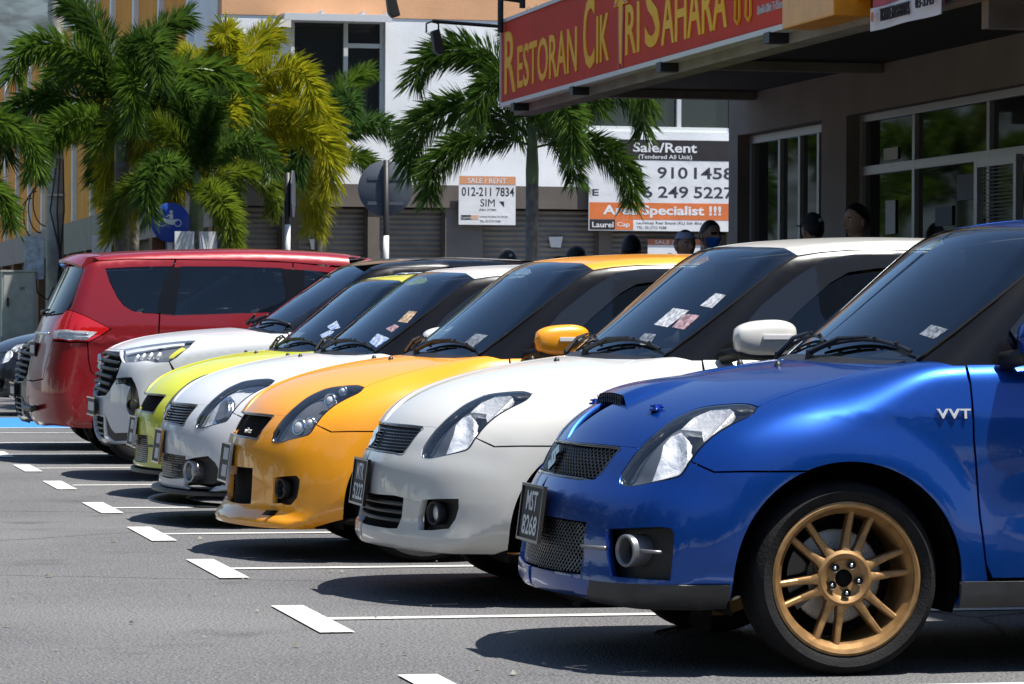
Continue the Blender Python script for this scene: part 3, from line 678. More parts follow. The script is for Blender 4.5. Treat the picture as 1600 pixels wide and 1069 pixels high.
        sub('h_seal', rim_, 'lamp_surround', M_GLOSSBLK, off=-.001, gap=.0015, lip=.03, sp=.05, holes=[[tuple(p) for p in PFinset(HL, rim_, .008)]])
        if v['lamps'] == 'reflector':
            sub('h_ref1', REF_LO, 'reflector', M_REFL, off=-.010, gap=0, lip=.02, sp=.014, bowl=.020, bowlr=.04)
            sub('h_ref2', REF_UP, 'reflector', M_REFL, off=-.010, gap=0, lip=.02, sp=.014, bowl=.014, bowlr=.03)
        elif v['lamps'] == 'chrome':
            sub('h_ref1', REF_LO, 'reflector', M_CHROME, off=-.010, gap=0, lip=.02, sp=.014, bowl=.020, bowlr=.04)
            sub('h_ref3', shift(REF_LO, .5, .86), 'projector', M_HOUSE_D, off=-.006, gap=0, lip=.02, sp=.014, bowl=.012)
        else:
            for cx, rad in (((-.56, -.665, .645), .042), ((-.515, -.70, .665), .030), ((-.42, -.655, .765), .036), ((-.352, -.64, .808), .024)):
                ss = 1 if left else -1
                p = Vector(HL.pts([('s', cx[0], cx[2])])[0]); n = Vector((-.75, -.62, .22)).normalized(); p = Vector((p.x, p.y, p.z)) - n * .035
                n.y *= ss; p.y *= ss
                q = Vector((0, 0, 1)).rotation_difference(n).to_matrix()
                b = MB().lathe([(rad, 0), (rad * .96, .014), (rad * .80, .016), (rad * .72, .004)], 24, 'z'); b2 = MB().lathe([(rad * .74, .004), (rad * .5, .016), (rad * .2, .021), (0, .022)], 20, 'z')
                for bb, mm, nn in ((b, M_CHROME, 'lamp_ring'), (b2, M_REFL, 'projector')):
                    bb.v = [tuple(q @ Vector(t) + p) for t in bb.v]; bb.obj(nn, mm, o, smooth=True)
    # --- grille
    g = v['grille']; gz = [('f', 0, .690)] + [('f', -.3, .688)] + [(-.637, -.447, .690), (-.655, -.447, .672), (-.690, -.428, .625), (-.712, -.405, .587), ('f', -.30, .580), ('f', 0, .584)]
    pn('h_grille', HL, onF(HL, gz), 'grille', M_UNDER, r, proj=PFL, off=-.030, gap=-.008, lip=0, sp=.05); gp = body[-1]
    def in_g(y, z): a = np.abs(y); return (.587 < z) & (z < .684) & (a < .405 + (z - .587) * .40)
    gridlines(HL, gp, in_g, g, 'f', -.012)
    frm = onF(HL, [('f', 0, .584), ('f', -.30, .580), (-.712, -.405, .587), (-.690, -.428, .625), (-.655, -.447, .672), (-.637, -.447, .688), ('f', -.3, .688), ('f', 0, .690)])
    fl = surf_line(HL, frm, -.006); b = MB(); b.tube(fl, .007, 6); b.tube([(x, -y, z) for x, y, z in fl], .007, 6); b.obj('grille_frame', M_GLOSSBLK, gp, True)
    if v.get('emblem'):
        n = HL.normal(np.array([HL.pt('f', 0, .635)]))[0]; p = np.array(HL.pt('f', 0, .635)) + n * .002
        U = Vector((0, -1, 0)); W = Vector((-n[2] * -1, 0, -n[0])).normalized(); W = Vector((n[2] * -1, 0, n[0])) * -1
        if W.z < 0: W = -W
        s = .046
        half = [(-.95, .42), (0, 1.0), (.95, .42), (.42, .10), (0, .36), (-.22, .22), (.95, -.50), (.40, -.74)]
        half = [(0, 1), (.9, .42), (.36, .16), (0, .38), (-.32, .2), (.62, -.36), (.0, -.0)]
        A = [(0, 1.0), (.92, .42), (.45, .15), (0, .43), (-.30, .24), (.46, -.20), (-.02, -.08), (-.92, .40)]
        A = [(0, 1.0), (.92, .44), (.47, .16), (0, .45), (-.42, .19), (.30, -.22), (.02, -.40), (-.92, .20), (-.92, .42)]
        B = [(-x, -y) for x, y in A]
        b = MB()
        for q in (A, B): b.prism([(x * s, y * s) for x, y in q], (p, U, W), Vector(n) * .008)
        b.obj('emblem', M_CHROME if v['emblem'] == 1 else M_GLOSSBLK, gp)
    # --- lower intake and fog lamps
    def in_i(y, z): return in_poly_front(holes[1], y, z)
    gridlines(S, [o for o in r.children if o.name.startswith('intake_back')][0], in_i, v['lower'], 'f', -.022)
    v['front'](r, S, keep, v)
    # --- plate
    if v.get('plate'):
        px = S.pt('f', 0, .46)[0] - v.get('plate_gap', .0); t = math.radians(7)
        b = MB().box((-.004, -.150, -.088), (.006, .150, .088)); pl = b.obj('number_plate', M_PLATE, r, bevel=.003); pl.location = (px - .012, 0, .455); pl.rotation_euler = (0, t, 0); keep(pl)
        fr_ = MB()
        for a, c in (((-.009, -.156, -.094), (.004, -.146, .094)), ((-.009, .146, -.094), (.004, .156, .094)), ((-.009, -.146, -.094), (.004, .146, -.085)), ((-.009, -.146, .085), (.004, .146, .094))): fr_.box(a, c)
        fr_.box((.006, -.05, -.05), (.05, .05, .05))
        fr_.obj('plate_frame', v.get('plate_frame', M_GLOSSBLK), pl)
        for ln, z in zip(v['plate'], (.040, -.040)):
            if ln == '#':          # characters too blurred to read
                for q in range(4): MB().box((-.0062, -.075 + .040 * q, z - .028), (-.0042, -.052 + .040 * q, z + .028)).obj('plate_characters', M_WHITE_T, pl)
            else: fit_text(ln, .052 * len(ln), .066, (-.0055, 0, z), M_WHITE_T, pl)
    # --- mirrors (folded back along the door)
    for s in (-1, 1):
        me = cached_mb('h_mirror%d' % s, lambda: mirror_mesh(s)); o = keep(obj('door_mirror', me, v.get('mirror', pm), r)); o.location = (.52 + v.get('mirror_dx', 0), s * .80, 1.035)
        b = MB().box((.085, s * .132 - .004, -.022), (.215, s * .132 + .004, -.002)); 
        for i, q in enumerate(b.v): b.v[i] = (q[0], q[1] - s * max(0, (q[0] - .10)) * .16, q[2] + .02)
        b.obj('indicator', M_LAMPWHITE, o, bevel=.003)
        MB().tube([(-.03, -s * .03, -.07), (.02, s * .03, -.055), (.05, s * .06, -.04)], [.03, .028, .03], 10).obj('mirror_foot', M_BLACK, o, True)
        MB().tube([(.0, s * .085, -.062), (.12, s * .08, -.066), (.22, s * .07, -.058)], [.014, .02, .012], 8).obj('mirror_base', M_BLACK, o, True)
    # door shut-line pin of the aerial-like pillar trim is only the gap; handles
    for s in (-1, 1):
        p = HL.pt('s', 1.33, .80)
        keep(MB().tube([(1.24, s * (-p[1] + .004), .80), (1.26, s * (-p[1] + .026), .803), (1.38, s * (-p[1] + .028), .803), (1.40, s * (-p[1] + .004), .80)], .011, 8).obj('door_handle', pm, r, True))
    # --- dark inner shell and arch liners
    sh = cached_mb('h_shell', lambda: shell_mesh([(-.70, .30, .30, .58), (-.62, .42, .26, .64), (-.50, .50, .24, .72), (-.37, .56, .22, .80), (-.1, .56, .22, .84), (.37, .56, .22, .88), (.40, .74, .23, .89), (1.98, .76, .23, .92), (2.0, .56, .23, .93), (2.70, .56, .25, .88), (2.80, .5, .3, .8)]))
    keep(obj('inner_body', sh, M_UNDER, r))
    interior(r, keep)
    for x in (0, 2.38):
        for s in (-1, 1):
            pts = arc(x, ARCH_Z + .004, RA + .012, -18, 198, 24); V = [(a, s * yy, c) for yy in (.795, .50) for a, c in pts]; n = len(pts)
            keep(obj('wheel_arch', mesh(V, [(i, i + 1, n + i + 1, n + i) for i in range(n - 1)]), M_UNDER, r))
    for o in body: o.location.z += lift
    for x in (0, 2.38):
        for s in (-1, 1): wheel(r, x, s, v['wheel'][0], v['wheel'][1])
    return r

def seal_mesh(S, cv, sg):
    A = resample(np.array(cv, float), .04, False); A = A + S.normal(A) * .001; return MB().tube([(x, sg * y, z) for x, y, z in A], .0065, 6).mesh(True)
def wiper_mesh(y0, y1):
    def wp(y, s):  # point on the windscreen, s up the slope
        a = abs(y) / .68; x = .135 + .15 * a ** 2.2 + s * .78; p = HG.pt('t', x, y); return Vector(p) + Vector((-.62, 0, .78)) * .014
    b = MB(); b.tube([wp(y0 + (y1 - y0) * t, .010 + .055 * math.sin(t * 2.6)) for t in np.linspace(0, 1, 10)], .0065, 6)
    arm = [wp(y0 + .02, -.01) + Vector((-.015, 0, -.004)), wp(y0 + (y1 - y0) * .25, .035) + Vector((-.010, 0, .016)), wp(y0 + (y1 - y0) * .55, .06) + Vector((-.008, 0, .014))]
    b.tube(arm, [.011, .008, .005], 6); b.tube([arm[0] + Vector((0, 0, -.03)), arm[0] + Vector((0, 0, .008))], [.017, .012], 8)
    for t in (.15, .35, .6, .85): q = wp(y0 + (y1 - y0) * t, .010 + .055 * math.sin(t * 2.6)); b.tube([q, q + Vector((-.008, .0, .014))], .007, 5)
    return b.mesh('auto')
def seat_mesh():
    b = MB(); 
    def pad(pts, w, t):          # rounded slab through (x,z) points
        for i in range(len(pts) - 1): pass
        V = []; n = len(pts)
        for i, (x, z) in enumerate(pts):
            x0, z0 = pts[max(i - 1, 0)]; x1, z1 = pts[min(i + 1, n - 1)]; L = math.hypot(x1 - x0, z1 - z0); nx, nz = -(z1 - z0) / L, (x1 - x0) / L
            e = 1 - .25 * (abs(2 * i / (n - 1) - 1) ** 4)
            for u, k in ((-1, -.4), (-1, .4), (-.8, 1), (0, .75), (.8, 1), (1, .4), (1, -.4), (0, -.8)): V.append((x + nx * t * k, u * w * e, z + nz * t * k))
        Fc = [(8 * i + k, 8 * i + (k + 1) % 8, 8 * i + 8 + (k + 1) % 8, 8 * i + 8 + k) for i in range(n - 1) for k in range(8)] + [tuple(range(8)), tuple(8 * (n - 1) + k for k in reversed(range(8)))]
        b.add(V, Fc)
    pad([(-.36, .50), (-.2, .52), (0, .50), (.12, .48)], .25, .07); pad([(.10, .50), (.16, .70), (.22, .92), (.27, 1.07)], .24, .06); pad([(.27, 1.11), (.29, 1.17), (.30, 1.24)], .13, .045)
    b.tube([(.27, -.05, 1.05), (.28, -.05, 1.13)], .008, 6); b.tube([(.27, .05, 1.05), (.28, .05, 1.13)], .008, 6)
    return b.mesh('auto')
def interior(r, keep, dx=0., dz=0.):
    for y in (-.35, .35): o = keep(obj('front_seat', cached_mb('seat', seat_mesh), M_SEAT, r)); o.location = (1.10 + dx, y, dz)
    for y in (-.33, .33): o = keep(obj('rear_seat', CACHE['seat'], M_SEAT, r)); o.location = (1.88 + dx, y, dz - .03)
    def dash():
        b = MB(); V = []
        for y in np.linspace(-.62, .62, 9):
            k = (abs(y) / .62) ** 2 * .08; hump = .03 * math.exp(-((y - .36) / .18) ** 2)
            V += [(.20 + k, y, .925), (.40 + k * .6, y, .955), (.58, y, .965 + hump), (.66, y, .93 + hump), (.70, y, .82), (.66, y, .60)]
        return b.add(V, [(6 * i + k, 6 * i + k + 1, 6 * i + 7 + k, 6 * i + 6 + k) for i in range(8) for k in range(5)]).mesh('auto')
    o = keep(obj('dashboard', cached_mb('dash', dash), M_DASH, r)); o.location = (dx, 0, dz)
    def wheel_():
        b = MB(); c = Vector((.80, .36, .93)); U = Vector((0, 1, 0)); W = Vector((.42, 0, .91))
        b.tube([c + U * .185 * math.cos(t) + W * .185 * math.sin(t) for t in np.linspace(0, 2 * math.pi, 25)], .015, 6, caps=False)
        for t in (.1, math.pi - .1, -math.pi / 2): b.tube([c, c + U * .18 * math.cos(t) + W * .18 * math.sin(t)], [.04, .015], 6)
        b.tube([c, (.62, .36, .86)], .03, 6); return b.mesh('auto')
    o = keep(obj('steering_wheel', cached_mb('steer', wheel_), M_DASH, r)); o.location = (dx, 0, dz)
    o = keep(MB().box((.62, -.11, 1.27), (.645, .11, 1.33)).obj('rear_view_mirror', M_DASH, r, bevel=.01)); o.location = (dx, 0, dz)
    o = keep(obj('headlining', cached_mb('headl', lambda: mesh([(x, y, z) for x, z in ((.78, 1.36), (1.2, 1.405), (2.0, 1.40), (2.45, 1.34), (2.65, 1.0)) for y in (-.55, 0, .55)], [(3 * i + k, 3 * i + k + 1, 3 * i + 4 + k, 3 * i + 3 + k) for i in range(4) for k in range(2)])), M_LININGP, r)); o.location = (dx, 0, dz * 1.4)
def cached_mb(key, fn):
    if key not in CACHE: CACHE[key] = fn()
    return CACHE[key]
def PFinset(S, out, g): q = inset(PF.to2(resample(np.array(out, float), .02)), [False] * 9999, g); return PF.lift(q, S)
def shift(L, k, s):
    c = np.mean(np.array(L), 0); return [tuple(c + (np.array(p) - c) * s * (.8 if k else 1)) for p in L]
def in_poly_front(poly, y, z): return inpoly(np.stack([-np.abs(y), z], 1), np.array([(p[1], p[2]) for p in poly]))
def shell_mesh(st):
    b = MB(); n = len(st); V = []
    for x, w, z0, z1 in st: V += [(x, -w, z0), (x, w, z0), (x, w, z1 - .05), (x, w - .08, z1), (x, -w + .08, z1), (x, -w, z1 - .05)]
    Fc = [(6 * i + k, 6 * i + (k + 1) % 6, 6 * i + 6 + (k + 1) % 6, 6 * i + 6 + k) for i in range(n - 1) for k in range(6)] + [(0, 1, 2, 3, 4, 5), tuple(6 * (n - 1) + k for k in reversed(range(6)))]
    return b.add(V, Fc).mesh()
def gridlines(S, parent, inside, kind, how, off):
    """bars laid in the opening: slats, mesh or diagonal net"""
    if kind in (None, 'open'): return
    b = MB(); segs = []
    def run(line, r):
        line = np.array(line); ok = inside(line[:, 0], line[:, 1]); seg = []
        for k in range(len(line) + 1):
            if k < len(line) and ok[k]: seg.append(line[k])
            else:
                if len(seg) > 1:
                    if len(seg) > 4: seg = [seg[int(round(i))] for i in np.linspace(0, len(seg) - 1, max(3, min(18, len(seg) // 3)))]
                    segs.append((seg, r))
                seg = []
    ys = np.linspace(-.5, .5, 120); zs = np.linspace(.2, .72, 110)
    if kind == 'slats':
        for z in np.arange(.26, .70, .0145): run([(y, z) for y in ys], .0042)
        for y in np.arange(-.48, .49, .03): run([(y, z) for z in zs], .003)
    elif kind == 'mesh':
        for z in np.arange(.26, .70, .0125): run([(y, z) for y in ys], .0034)
        for y in np.arange(-.48, .49, .0165): run([(y, z) for z in zs], .0034)
    elif kind == 'net':
        for c in np.arange(-1.0, 1.6, .021):
            run([(y, c + y * .85) for y in np.linspace(-.5, .5, 160)], .0036); run([(y, c - y * .85) for y in np.linspace(-.5, .5, 160)], .0036)
    elif kind == 'blades':
        for z in (.322, .352, .384): run([(y, z) for y in ys], .010)
    elif kind == 'bars':
        for z in (.60, .63, .66): run([(y, z) for y in ys], .006)
    if segs:
        A = np.array([q for sg, r in segs for q in sg]); Pp = S.pts([('f', -abs(y), z) for y, z in A]); Q = Pp + S.normal(Pp) * off; Q[:, 1] = np.abs(Q[:, 1]) * np.where(A[:, 0] > 0, 1, -1); k = 0
        for sg, r in segs: b.tube(Q[k:k + len(sg)], r, 5, caps=False); k += len(sg)
    if b.v: b.obj('grille_mesh', M_GLOSSBLK if kind != 'blades' else M_BLACK, parent, True)
def mirror_mesh(s):
    """rounded housing: long axis along +x"""
    V = []; Fc = []; nu, nv = 22, 20
    for i in range(nu + 1):
        u = i / nu
        x = -.02 + .262 * u
        e = (1 - abs(2 * u - 1) ** 3.2) ** (1 / 3.2) if 0 < u < 1 else .0
        hz = .068 * e * (.90 + .16 * math.sin(u * math.pi * .75)); hy = .060 * e
        for k in range(nv):
            a = 2 * math.pi * k / nv; ca, sa = math.cos(a), math.sin(a)
            q = 2 / 2.7
            yy = math.copysign(abs(ca) ** q, ca) * hy; zz = math.copysign(abs(sa) ** q, sa) * hz
            V.append((x, s * (.075 + yy - .02 * u), zz + .006 * u))
    for i in range(nu):
        for k in range(nv): k2 = (k + 1) % nv; Fc.append((i * nv + k, i * nv + k2, i * nv + nv + k2, i * nv + nv + k))
    b = MB(); b.v = V; b.f = Fc
    return b.mesh(True)

# --- what differs at the front of each hatchback
def fog_cup(r, keep, c, n, rad, mats, depth=.03, fins=True, s=-1, name='fog_lamp'):
    n = Vector(n).normalized(); q = Vector((0, 0, 1)).rotation_difference(n).to_matrix()
    b = MB().lathe([(rad, -depth), (rad * 1.02, 0), (rad * .98, .004), (rad * .86, .004), (rad * .80, -.006), (rad * .74, -depth * .8)], 32, 'z'); b2 = MB().lathe([(rad * .76, -depth * .7), (rad * .5, -depth * .45), (0, -depth * .35)], 24, 'z')
    out = []
    for k, (bb, m, nm) in enumerate(((b, mats[0], name), (b2, mats[1], 'fog_lens'))):
        bb.v = [tuple(q @ Vector(t) + Vector(c)) for t in bb.v]
        o = bb.obj(nm, m, r if k == 0 else out[0], True); out.append(o)
    keep(out[0]); return out[0]
def on_side(S, x, z, inn, s):
    """point inn below the skin at side-view x,z, with its outward normal, on side s"""
    p = S.pts([('s', x, z)])[0]; n = S.normal(p[None])[0]; p = p - n * inn; return Vector((p[0], -s * p[1], p[2])), Vector((n[0], -s * n[1], n[2]))
def fins(r, S, keep, s, x0, x1, zs, rad=.005, mat=None):
    b = MB()
    for z in zs:
        a = on_side(S, x0, z, .016, s)[0]; c = on_side(S, x1, z, .022, s)[0]; b.tube([a, (a + c) / 2, c], rad, 5)
    keep(b.obj('fog_fins', mat or M_BLACK, r, True))
def ff_std(r, S, keep, v):
    for s in (-1, 1):
        c, n = on_side(S, -.636, .362, .012, s); fog_cup(r, keep, c, (n.x - .25, n.y, 0), .045, (M_BLACK, M_REFL), .03)
        fins(r, S, keep, s, -.700, -.672, (.328, .352, .376, .398))
def ff_sport(r, S, keep, v):
    for s in (-1, 1):
        c, n = on_side(S, -.660, .372, -.004, s); o = fog_cup(r, keep, c, (-.93, s * .36, 0), .050, (M_FOGRING, M_REARGLASS), .07)
        for xa, xb in ((-.745, -.70), (-.625, -.575)):
            a = on_side(S, xa, .374, -.006, s)[0]; b_ = on_side(S, xb, .374, -.004, s)[0]; MB().tube([a, b_], [.005, .008] if xa < -.7 else [.008, .005], 6).obj('fog_fin', M_FOGRING, o, True)
    lip = [tuple(p) for p in S.pts([('f', -.50, .266)])] + onF(S, [('s', -.74, .272), ('s', -.62, .276), ('s', -.50, .279), ('s', -.372, .281), ('s', -.358, .20), ('s', -.45, .193), ('s', -.60, .195), ('f', -.62, .198), ('f', -.45, .204)])
    for o in pan('h_lip', S, lip, 'front_lip', M_LIPGREY, r, 'pair', proj=Proj((1, 1, .05)), off=.007, lip=.02, sp=.03): keep(o)
    for s in (-1, 1):
        e = MB().prism([(-.13, 0), (.02, .015), (.03, .1), (.0, .1), (-.02, .03), (-.12, .01)], ((-.4, s * .5, .10), (1, 0, 0), (0, 0, 1)), (0, s * .12, 0)); keep(e.obj('air_deflector', M_UNDER, r))
def ff_blue(r, S, keep, v):
    ff_sport(r, S, keep, v)
    # bonnet scoop, pins, door badge
    y0, y1 = -.27, -.03
    b = MB(); V = []; Fc = []
    nx, ny = 14, 10; GP = HL.pts([('t', -.545 + .34 * i / nx, -.20 + .40 * j / ny) for i in range(nx + 1) for j in range(ny + 1)])
    for i in range(nx + 1):
        for j in range(ny + 1):
            x = -.545 + .34 * i / nx; y = -.20 + .40 * j / ny; p = GP[i * (ny + 1) + j]
            h = .030 * (1 - sstep(-.53, -.21, x)) * min(1, (1 - abs(2 * j / ny - 1)) * 5)
            V.append((x, y, p[2] + h - .002))
    for i in range(nx):
        for j in range(ny): a = i * (ny + 1) + j; Fc.append((a, a + 1, a + ny + 2, a + ny + 1))
    o = keep(obj('bonnet_scoop', mesh(V, Fc), v.get('bonnet_paint', v['paint']), r))
    mv = []; 
    fr = [HL.pt('t', -.548, y) for y in np.linspace(-.165, .165, 12)]
    b = MB(); V = [];
    for p in fr: V += [(p[0] - .004, p[1], p[2] - .004), (p[0] + .002, p[1], p[2] + .0265)]
    b.add(V, [(2 * i, 2 * i + 1, 2 * i + 3, 2 * i + 2) for i in range(11)]); b.obj('scoop_opening', M_UNDER, o)
    g = MB()
    for i in range(11):
        g.tube([V[2 * i], V[2 * i + 3]], .0018, 4); g.tube([V[2 * i + 1], V[2 * i + 2]], .0018, 4)
    g.v = [(x - .004, y, z) for x, y, z in g.v]; g.obj('scoop_mesh', M_GLOSSBLK, o)
    for s in (-1, 1):
        p = HL.pt('t', -.50, s * .40)
        q = MB().lathe([(.022, .0), (.022, .006), (.012, .008), (.006, .02), (0, .022)], 16, 'z', p); q.tube([(p[0] - .02, p[1] - .015, p[2] + .016), (p[0] + .025, p[1] + .02, p[2] + .018)], .003, 6); q.tube([(p[0] + .02, p[1] - .02, p[2] + .012), (p[0] - .01, p[1] + .025, p[2] + .014)], .003, 6)
        keep(q.obj('bonnet_pin', P('blue_anodised', (.02, .06, .35), .25, metal=.8) if s < 0 else MATS['blue_anodised'], r, 'auto'))
    for s in (-1, 1):
        p = HL.pt('s', .34, .80); keep(letters('VVT', .042, M_BADGE, r, 'badge', (.345, s * (-p[1] + .007), .800), (math.pi / 2 - .12, 0, 0 if s < 0 else math.pi), sx=1.35, ext=.003, bold=.001, spacing=1.1))
def ff_kit(r, S, keep, v):
    for s in (-1, 1):
        c, n = on_side(S, -.636, .360, .012, s); fog_cup(r, keep, c, (n.x - .25, n.y, 0), .047, (M_BLACK, M_REARGLASS), .03)
        fins(r, S, keep, s, -.698, -.672, (.325, .345, .365, .385))
        p = S.pts([('s', -.664, .240)])[0]
        sl = MB().prism([(-.03, -.010), (.008, -.012), (.034, .012), (.0, .012)], ((p[0], s * (-p[1] + .014), .250), (.75, s * .5, .0), (0, 0, 1)), (-.02, -s * .03, 0)); keep(sl.obj('lip_slot', M_UNDER, r))
    # small print on the grille
    p = HL.pt('f', -.25, .612); keep(letters('swifter', .036, M_WHITE_T, r, 'grille_script', (p[0] - .004, -.27, .612), (math.pi / 2, 0, -math.pi / 2 + .18), sx=1, ext=.001, shear=.25))
def ff_silver(r, S, keep, v):
    for s in (-1, 1):
        c, n = on_side(S, -.675, .335, -.006, s); fog_cup(r, keep, c, (-.93, s * .36, .0), .058, (M_SILRIM, M_REFL), .06)
        fins(r, S, keep, s, -.745, -.72, (.305, .325, .345, .362), .006)
    splitter(r, keep, S, .235, .215, .045, M_BLACK); splitter(r, keep, S, .165, .155, .085, M_BLACK)
def splitter(r, keep, S, z0, z1, out, mat):
    L = [S.pt('f', y, z0 if z0 > .21 else .225) for y in np.linspace(0, -.62, 14)] + [S.pt('s', x, max(z0, .225)) for x in (-.62, -.52, -.42)]
    V = []
    pts = [(p[0], p[1]) for p in L]; pts = [(x, -y) for x, y in pts[::-1]] + pts[1:]
    for x, y in pts:
        d = Vector((x + .1, y, 0)).normalized(); e = min(1, max(0, (-.38 - x) * 6))
        V += [(x + .12, y * .85, z0), (x + d.x * out * e, y + d.y * out * e, z0), (x + d.x * (out + .004) * e, y + d.y * (out + .004) * e, (z0 + z1) / 2), (x + d.x * out * e, y + d.y * out * e, z1), (x + .12, y * .85, z1)]
    n = len(pts); Fc = [(5 * i + k, 5 * i + (k + 1) % 5, 5 * i + 5 + (k + 1) % 5, 5 * i + 5 + k) for i in range(n - 1) for k in range(5)]
    b = MB().add(V, Fc); keep(b.obj('front_splitter', mat, r, 'auto'))
def ff_yellow(r, S, keep, v):
    for s in (-1, 1):
        c, n = on_side(S, -.655, .34, .012, s); fog_cup(r, keep, c, (-.9, s * .4, 0), .045, (M_BLACK, M_REARGLASS), .03)
        keep(MB().tube([on_side(S, -.72, .375, .0, s)[0], on_side(S, -.60, .375, .0, s)[0]], .009, 6).obj('fog_fin', M_LIPGREY, r, True))
    splitter(r, keep, S, .228, .205, .03, M_LIPGREY)
# ------------------------------------------------------------------ asphalt and stall markings
def asphalt():
    m, N, L, b = nt('asphalt'); tc = N.new('ShaderNodeTexCoord')
    def noise(sc, det=3): t = N.new('ShaderNodeTexNoise'); t.inputs['Scale'].default_value = sc; t.inputs['Detail'].default_value = det; L.new(tc.outputs['Object'], t.inputs['Vector']); return t
    big = noise(.45, 5); fine = noise(95, 2); v = N.new('ShaderNodeTexVoronoi'); v.inputs['Scale'].default_value = 110; L.new(tc.outputs['Object'], v.inputs['Vector'])
    r = N.new('ShaderNodeValToRGB'); r.color_ramp.elements[0].position = .30; r.color_ramp.elements[0].color = (.070, .070, .074, 1); r.color_ramp.elements[1].position = .72; r.color_ramp.elements[1].color = (.128, .127, .129, 1)
    L.new(big.outputs[0], r.inputs[0])
    sp = N.new('ShaderNodeValToRGB'); sp.color_ramp.elements[0].position = .30; sp.color_ramp.elements[0].color = (.30, .30, .32, 1); sp.color_ramp.elements[1].position = .70; sp.color_ramp.elements[1].color = (1.95, 1.93, 1.9, 1); L.new(fine.outputs[0], sp.inputs[0])
    mu = N.new('ShaderNodeMixRGB'); mu.blend_type = 'MULTIPLY'; mu.inputs[0].default_value = 1; L.new(r.outputs[0], mu.inputs[1]); L.new(sp.outputs[0], mu.inputs[2])
    st = N.new('ShaderNodeValToRGB'); st.color_ramp.elements[0].position = .82; st.color_ramp.elements[0].color = (0, 0, 0, 1); st.color_ramp.elements[1].position = .9; st.color_ramp.elements[1].color = (1, 1, 1, 1)
    sv = N.new('ShaderNodeSeparateColor'); L.new(v.outputs['Color'], sv.inputs[0]); L.new(sv.outputs[0], st.inputs[0])
    mx = N.new('ShaderNodeMixRGB'); L.new(st.outputs[0], mx.inputs[0]); L.new(mu.outputs[0], mx.inputs[1]); mx.inputs[2].default_value = (.15, .15, .145, 1); 
    stn = noise(1.7, 6); sr = N.new('ShaderNodeValToRGB'); sr.color_ramp.elements[0].position = .60; sr.color_ramp.elements[0].color = (1, 1, 1, 1); sr.color_ramp.elements[1].position = .74; sr.color_ramp.elements[1].color = (.62, .61, .60, 1); L.new(stn.outputs[0], sr.inputs[0])
    m2 = N.new('ShaderNodeMixRGB'); m2.blend_type = 'MULTIPLY'; m2.inputs[0].default_value = 1; L.new(mx.outputs[0], m2.inputs[1]); L.new(sr.outputs[0], m2.inputs[2])
    cv = N.new('ShaderNodeTexVoronoi'); cv.feature = 'DISTANCE_TO_EDGE'; cv.inputs['Scale'].default_value = .22; wob = noise(2.5, 5); wm = N.new('ShaderNodeMixRGB'); wm.inputs[0].default_value = .12; L.new(tc.outputs['Object'], wm.inputs[1]); L.new(wob.outputs['Color'], wm.inputs[2]); L.new(wm.outputs[0], cv.inputs['Vector'])
    cr = N.new('ShaderNodeValToRGB'); cr.color_ramp.elements[0].position = .0006; cr.color_ramp.elements[0].color = (.35, .35, .35, 1); cr.color_ramp.elements[1].position = .0016; cr.color_ramp.elements[1].color = (1, 1, 1, 1); L.new(cv.outputs['Distance'], cr.inputs[0])
    m3 = N.new('ShaderNodeMixRGB'); m3.blend_type = 'MULTIPLY'; m3.inputs[0].default_value = 1; L.new(m2.outputs[0], m3.inputs[1]); L.new(cr.outputs[0], m3.inputs[2]); mx = m3
    L.new(mx.outputs[0], b.inputs['Base Color']); b.inputs['Roughness'].default_value = .82; b.inputs['Specular IOR Level'].default_value = .35
    bp = N.new('ShaderNodeBump'); bp.inputs['Strength'].default_value = .8; bp.inputs['Distance'].default_value = .008; L.new(v.outputs['Distance'], bp.inputs['Height']); L.new(bp.outputs[0], b.inputs['Normal'])
    return m
M_ASPH = asphalt()
def roadpaint(name, col):
    m, N, L, b = nt(name); tc = N.new('ShaderNodeTexCoord'); t = N.new('ShaderNodeTexNoise'); t.inputs['Scale'].default_value = 14; t.inputs['Detail'].default_value = 8; t.inputs['Roughness'].default_value = .75; L.new(tc.outputs['Object'], t.inputs['Vector'])
    r = N.new('ShaderNodeValToRGB'); r.color_ramp.elements[0].position = .33; r.color_ramp.elements[0].color = (.10, .10, .10, 1); r.color_ramp.elements[1].position = .41; r.color_ramp.elements[1].color = (*col, 1); L.new(t.outputs[0], r.inputs[0]); L.new(r.outputs[0], b.inputs['Base Color']); b.inputs['Roughness'].default_value = .7
    return m
M_LINE = roadpaint('white_road_paint', (.52, .52, .49)); M_BLUELINE = roadpaint('blue_road_paint', (.02, .17, .48))
g = obj('ground', mesh([(-900, -300, 0), (900, -300, 0), (900, 1500, 0), (-900, 1500, 0)], [(0, 1, 2, 3)], False), M_ASPH); g['kind'] = 'structure'
def sheet(name, poly, z, mat): o = obj(name, mesh([(x, y, z) for x, y in poly], [tuple(range(len(poly)))], False), mat); o['kind'] = 'structure'; return o
LINES = [9.88, 12.49, 15.07, 17.55, 20.0, 22.75, 25.35, 27.95]
for i, y in enumerate(LINES):
    sheet('stall_head_marking', [(1.975, y - .57), (2.10, y - .57), (2.10, y + .58), (1.975, y + .58)], .006, M_LINE)
    sheet('stall_line_marking', [(2.104, y - .045), (6.9, y - .045), (6.9, y + .045), (2.104, y + .045)], .004, M_LINE)
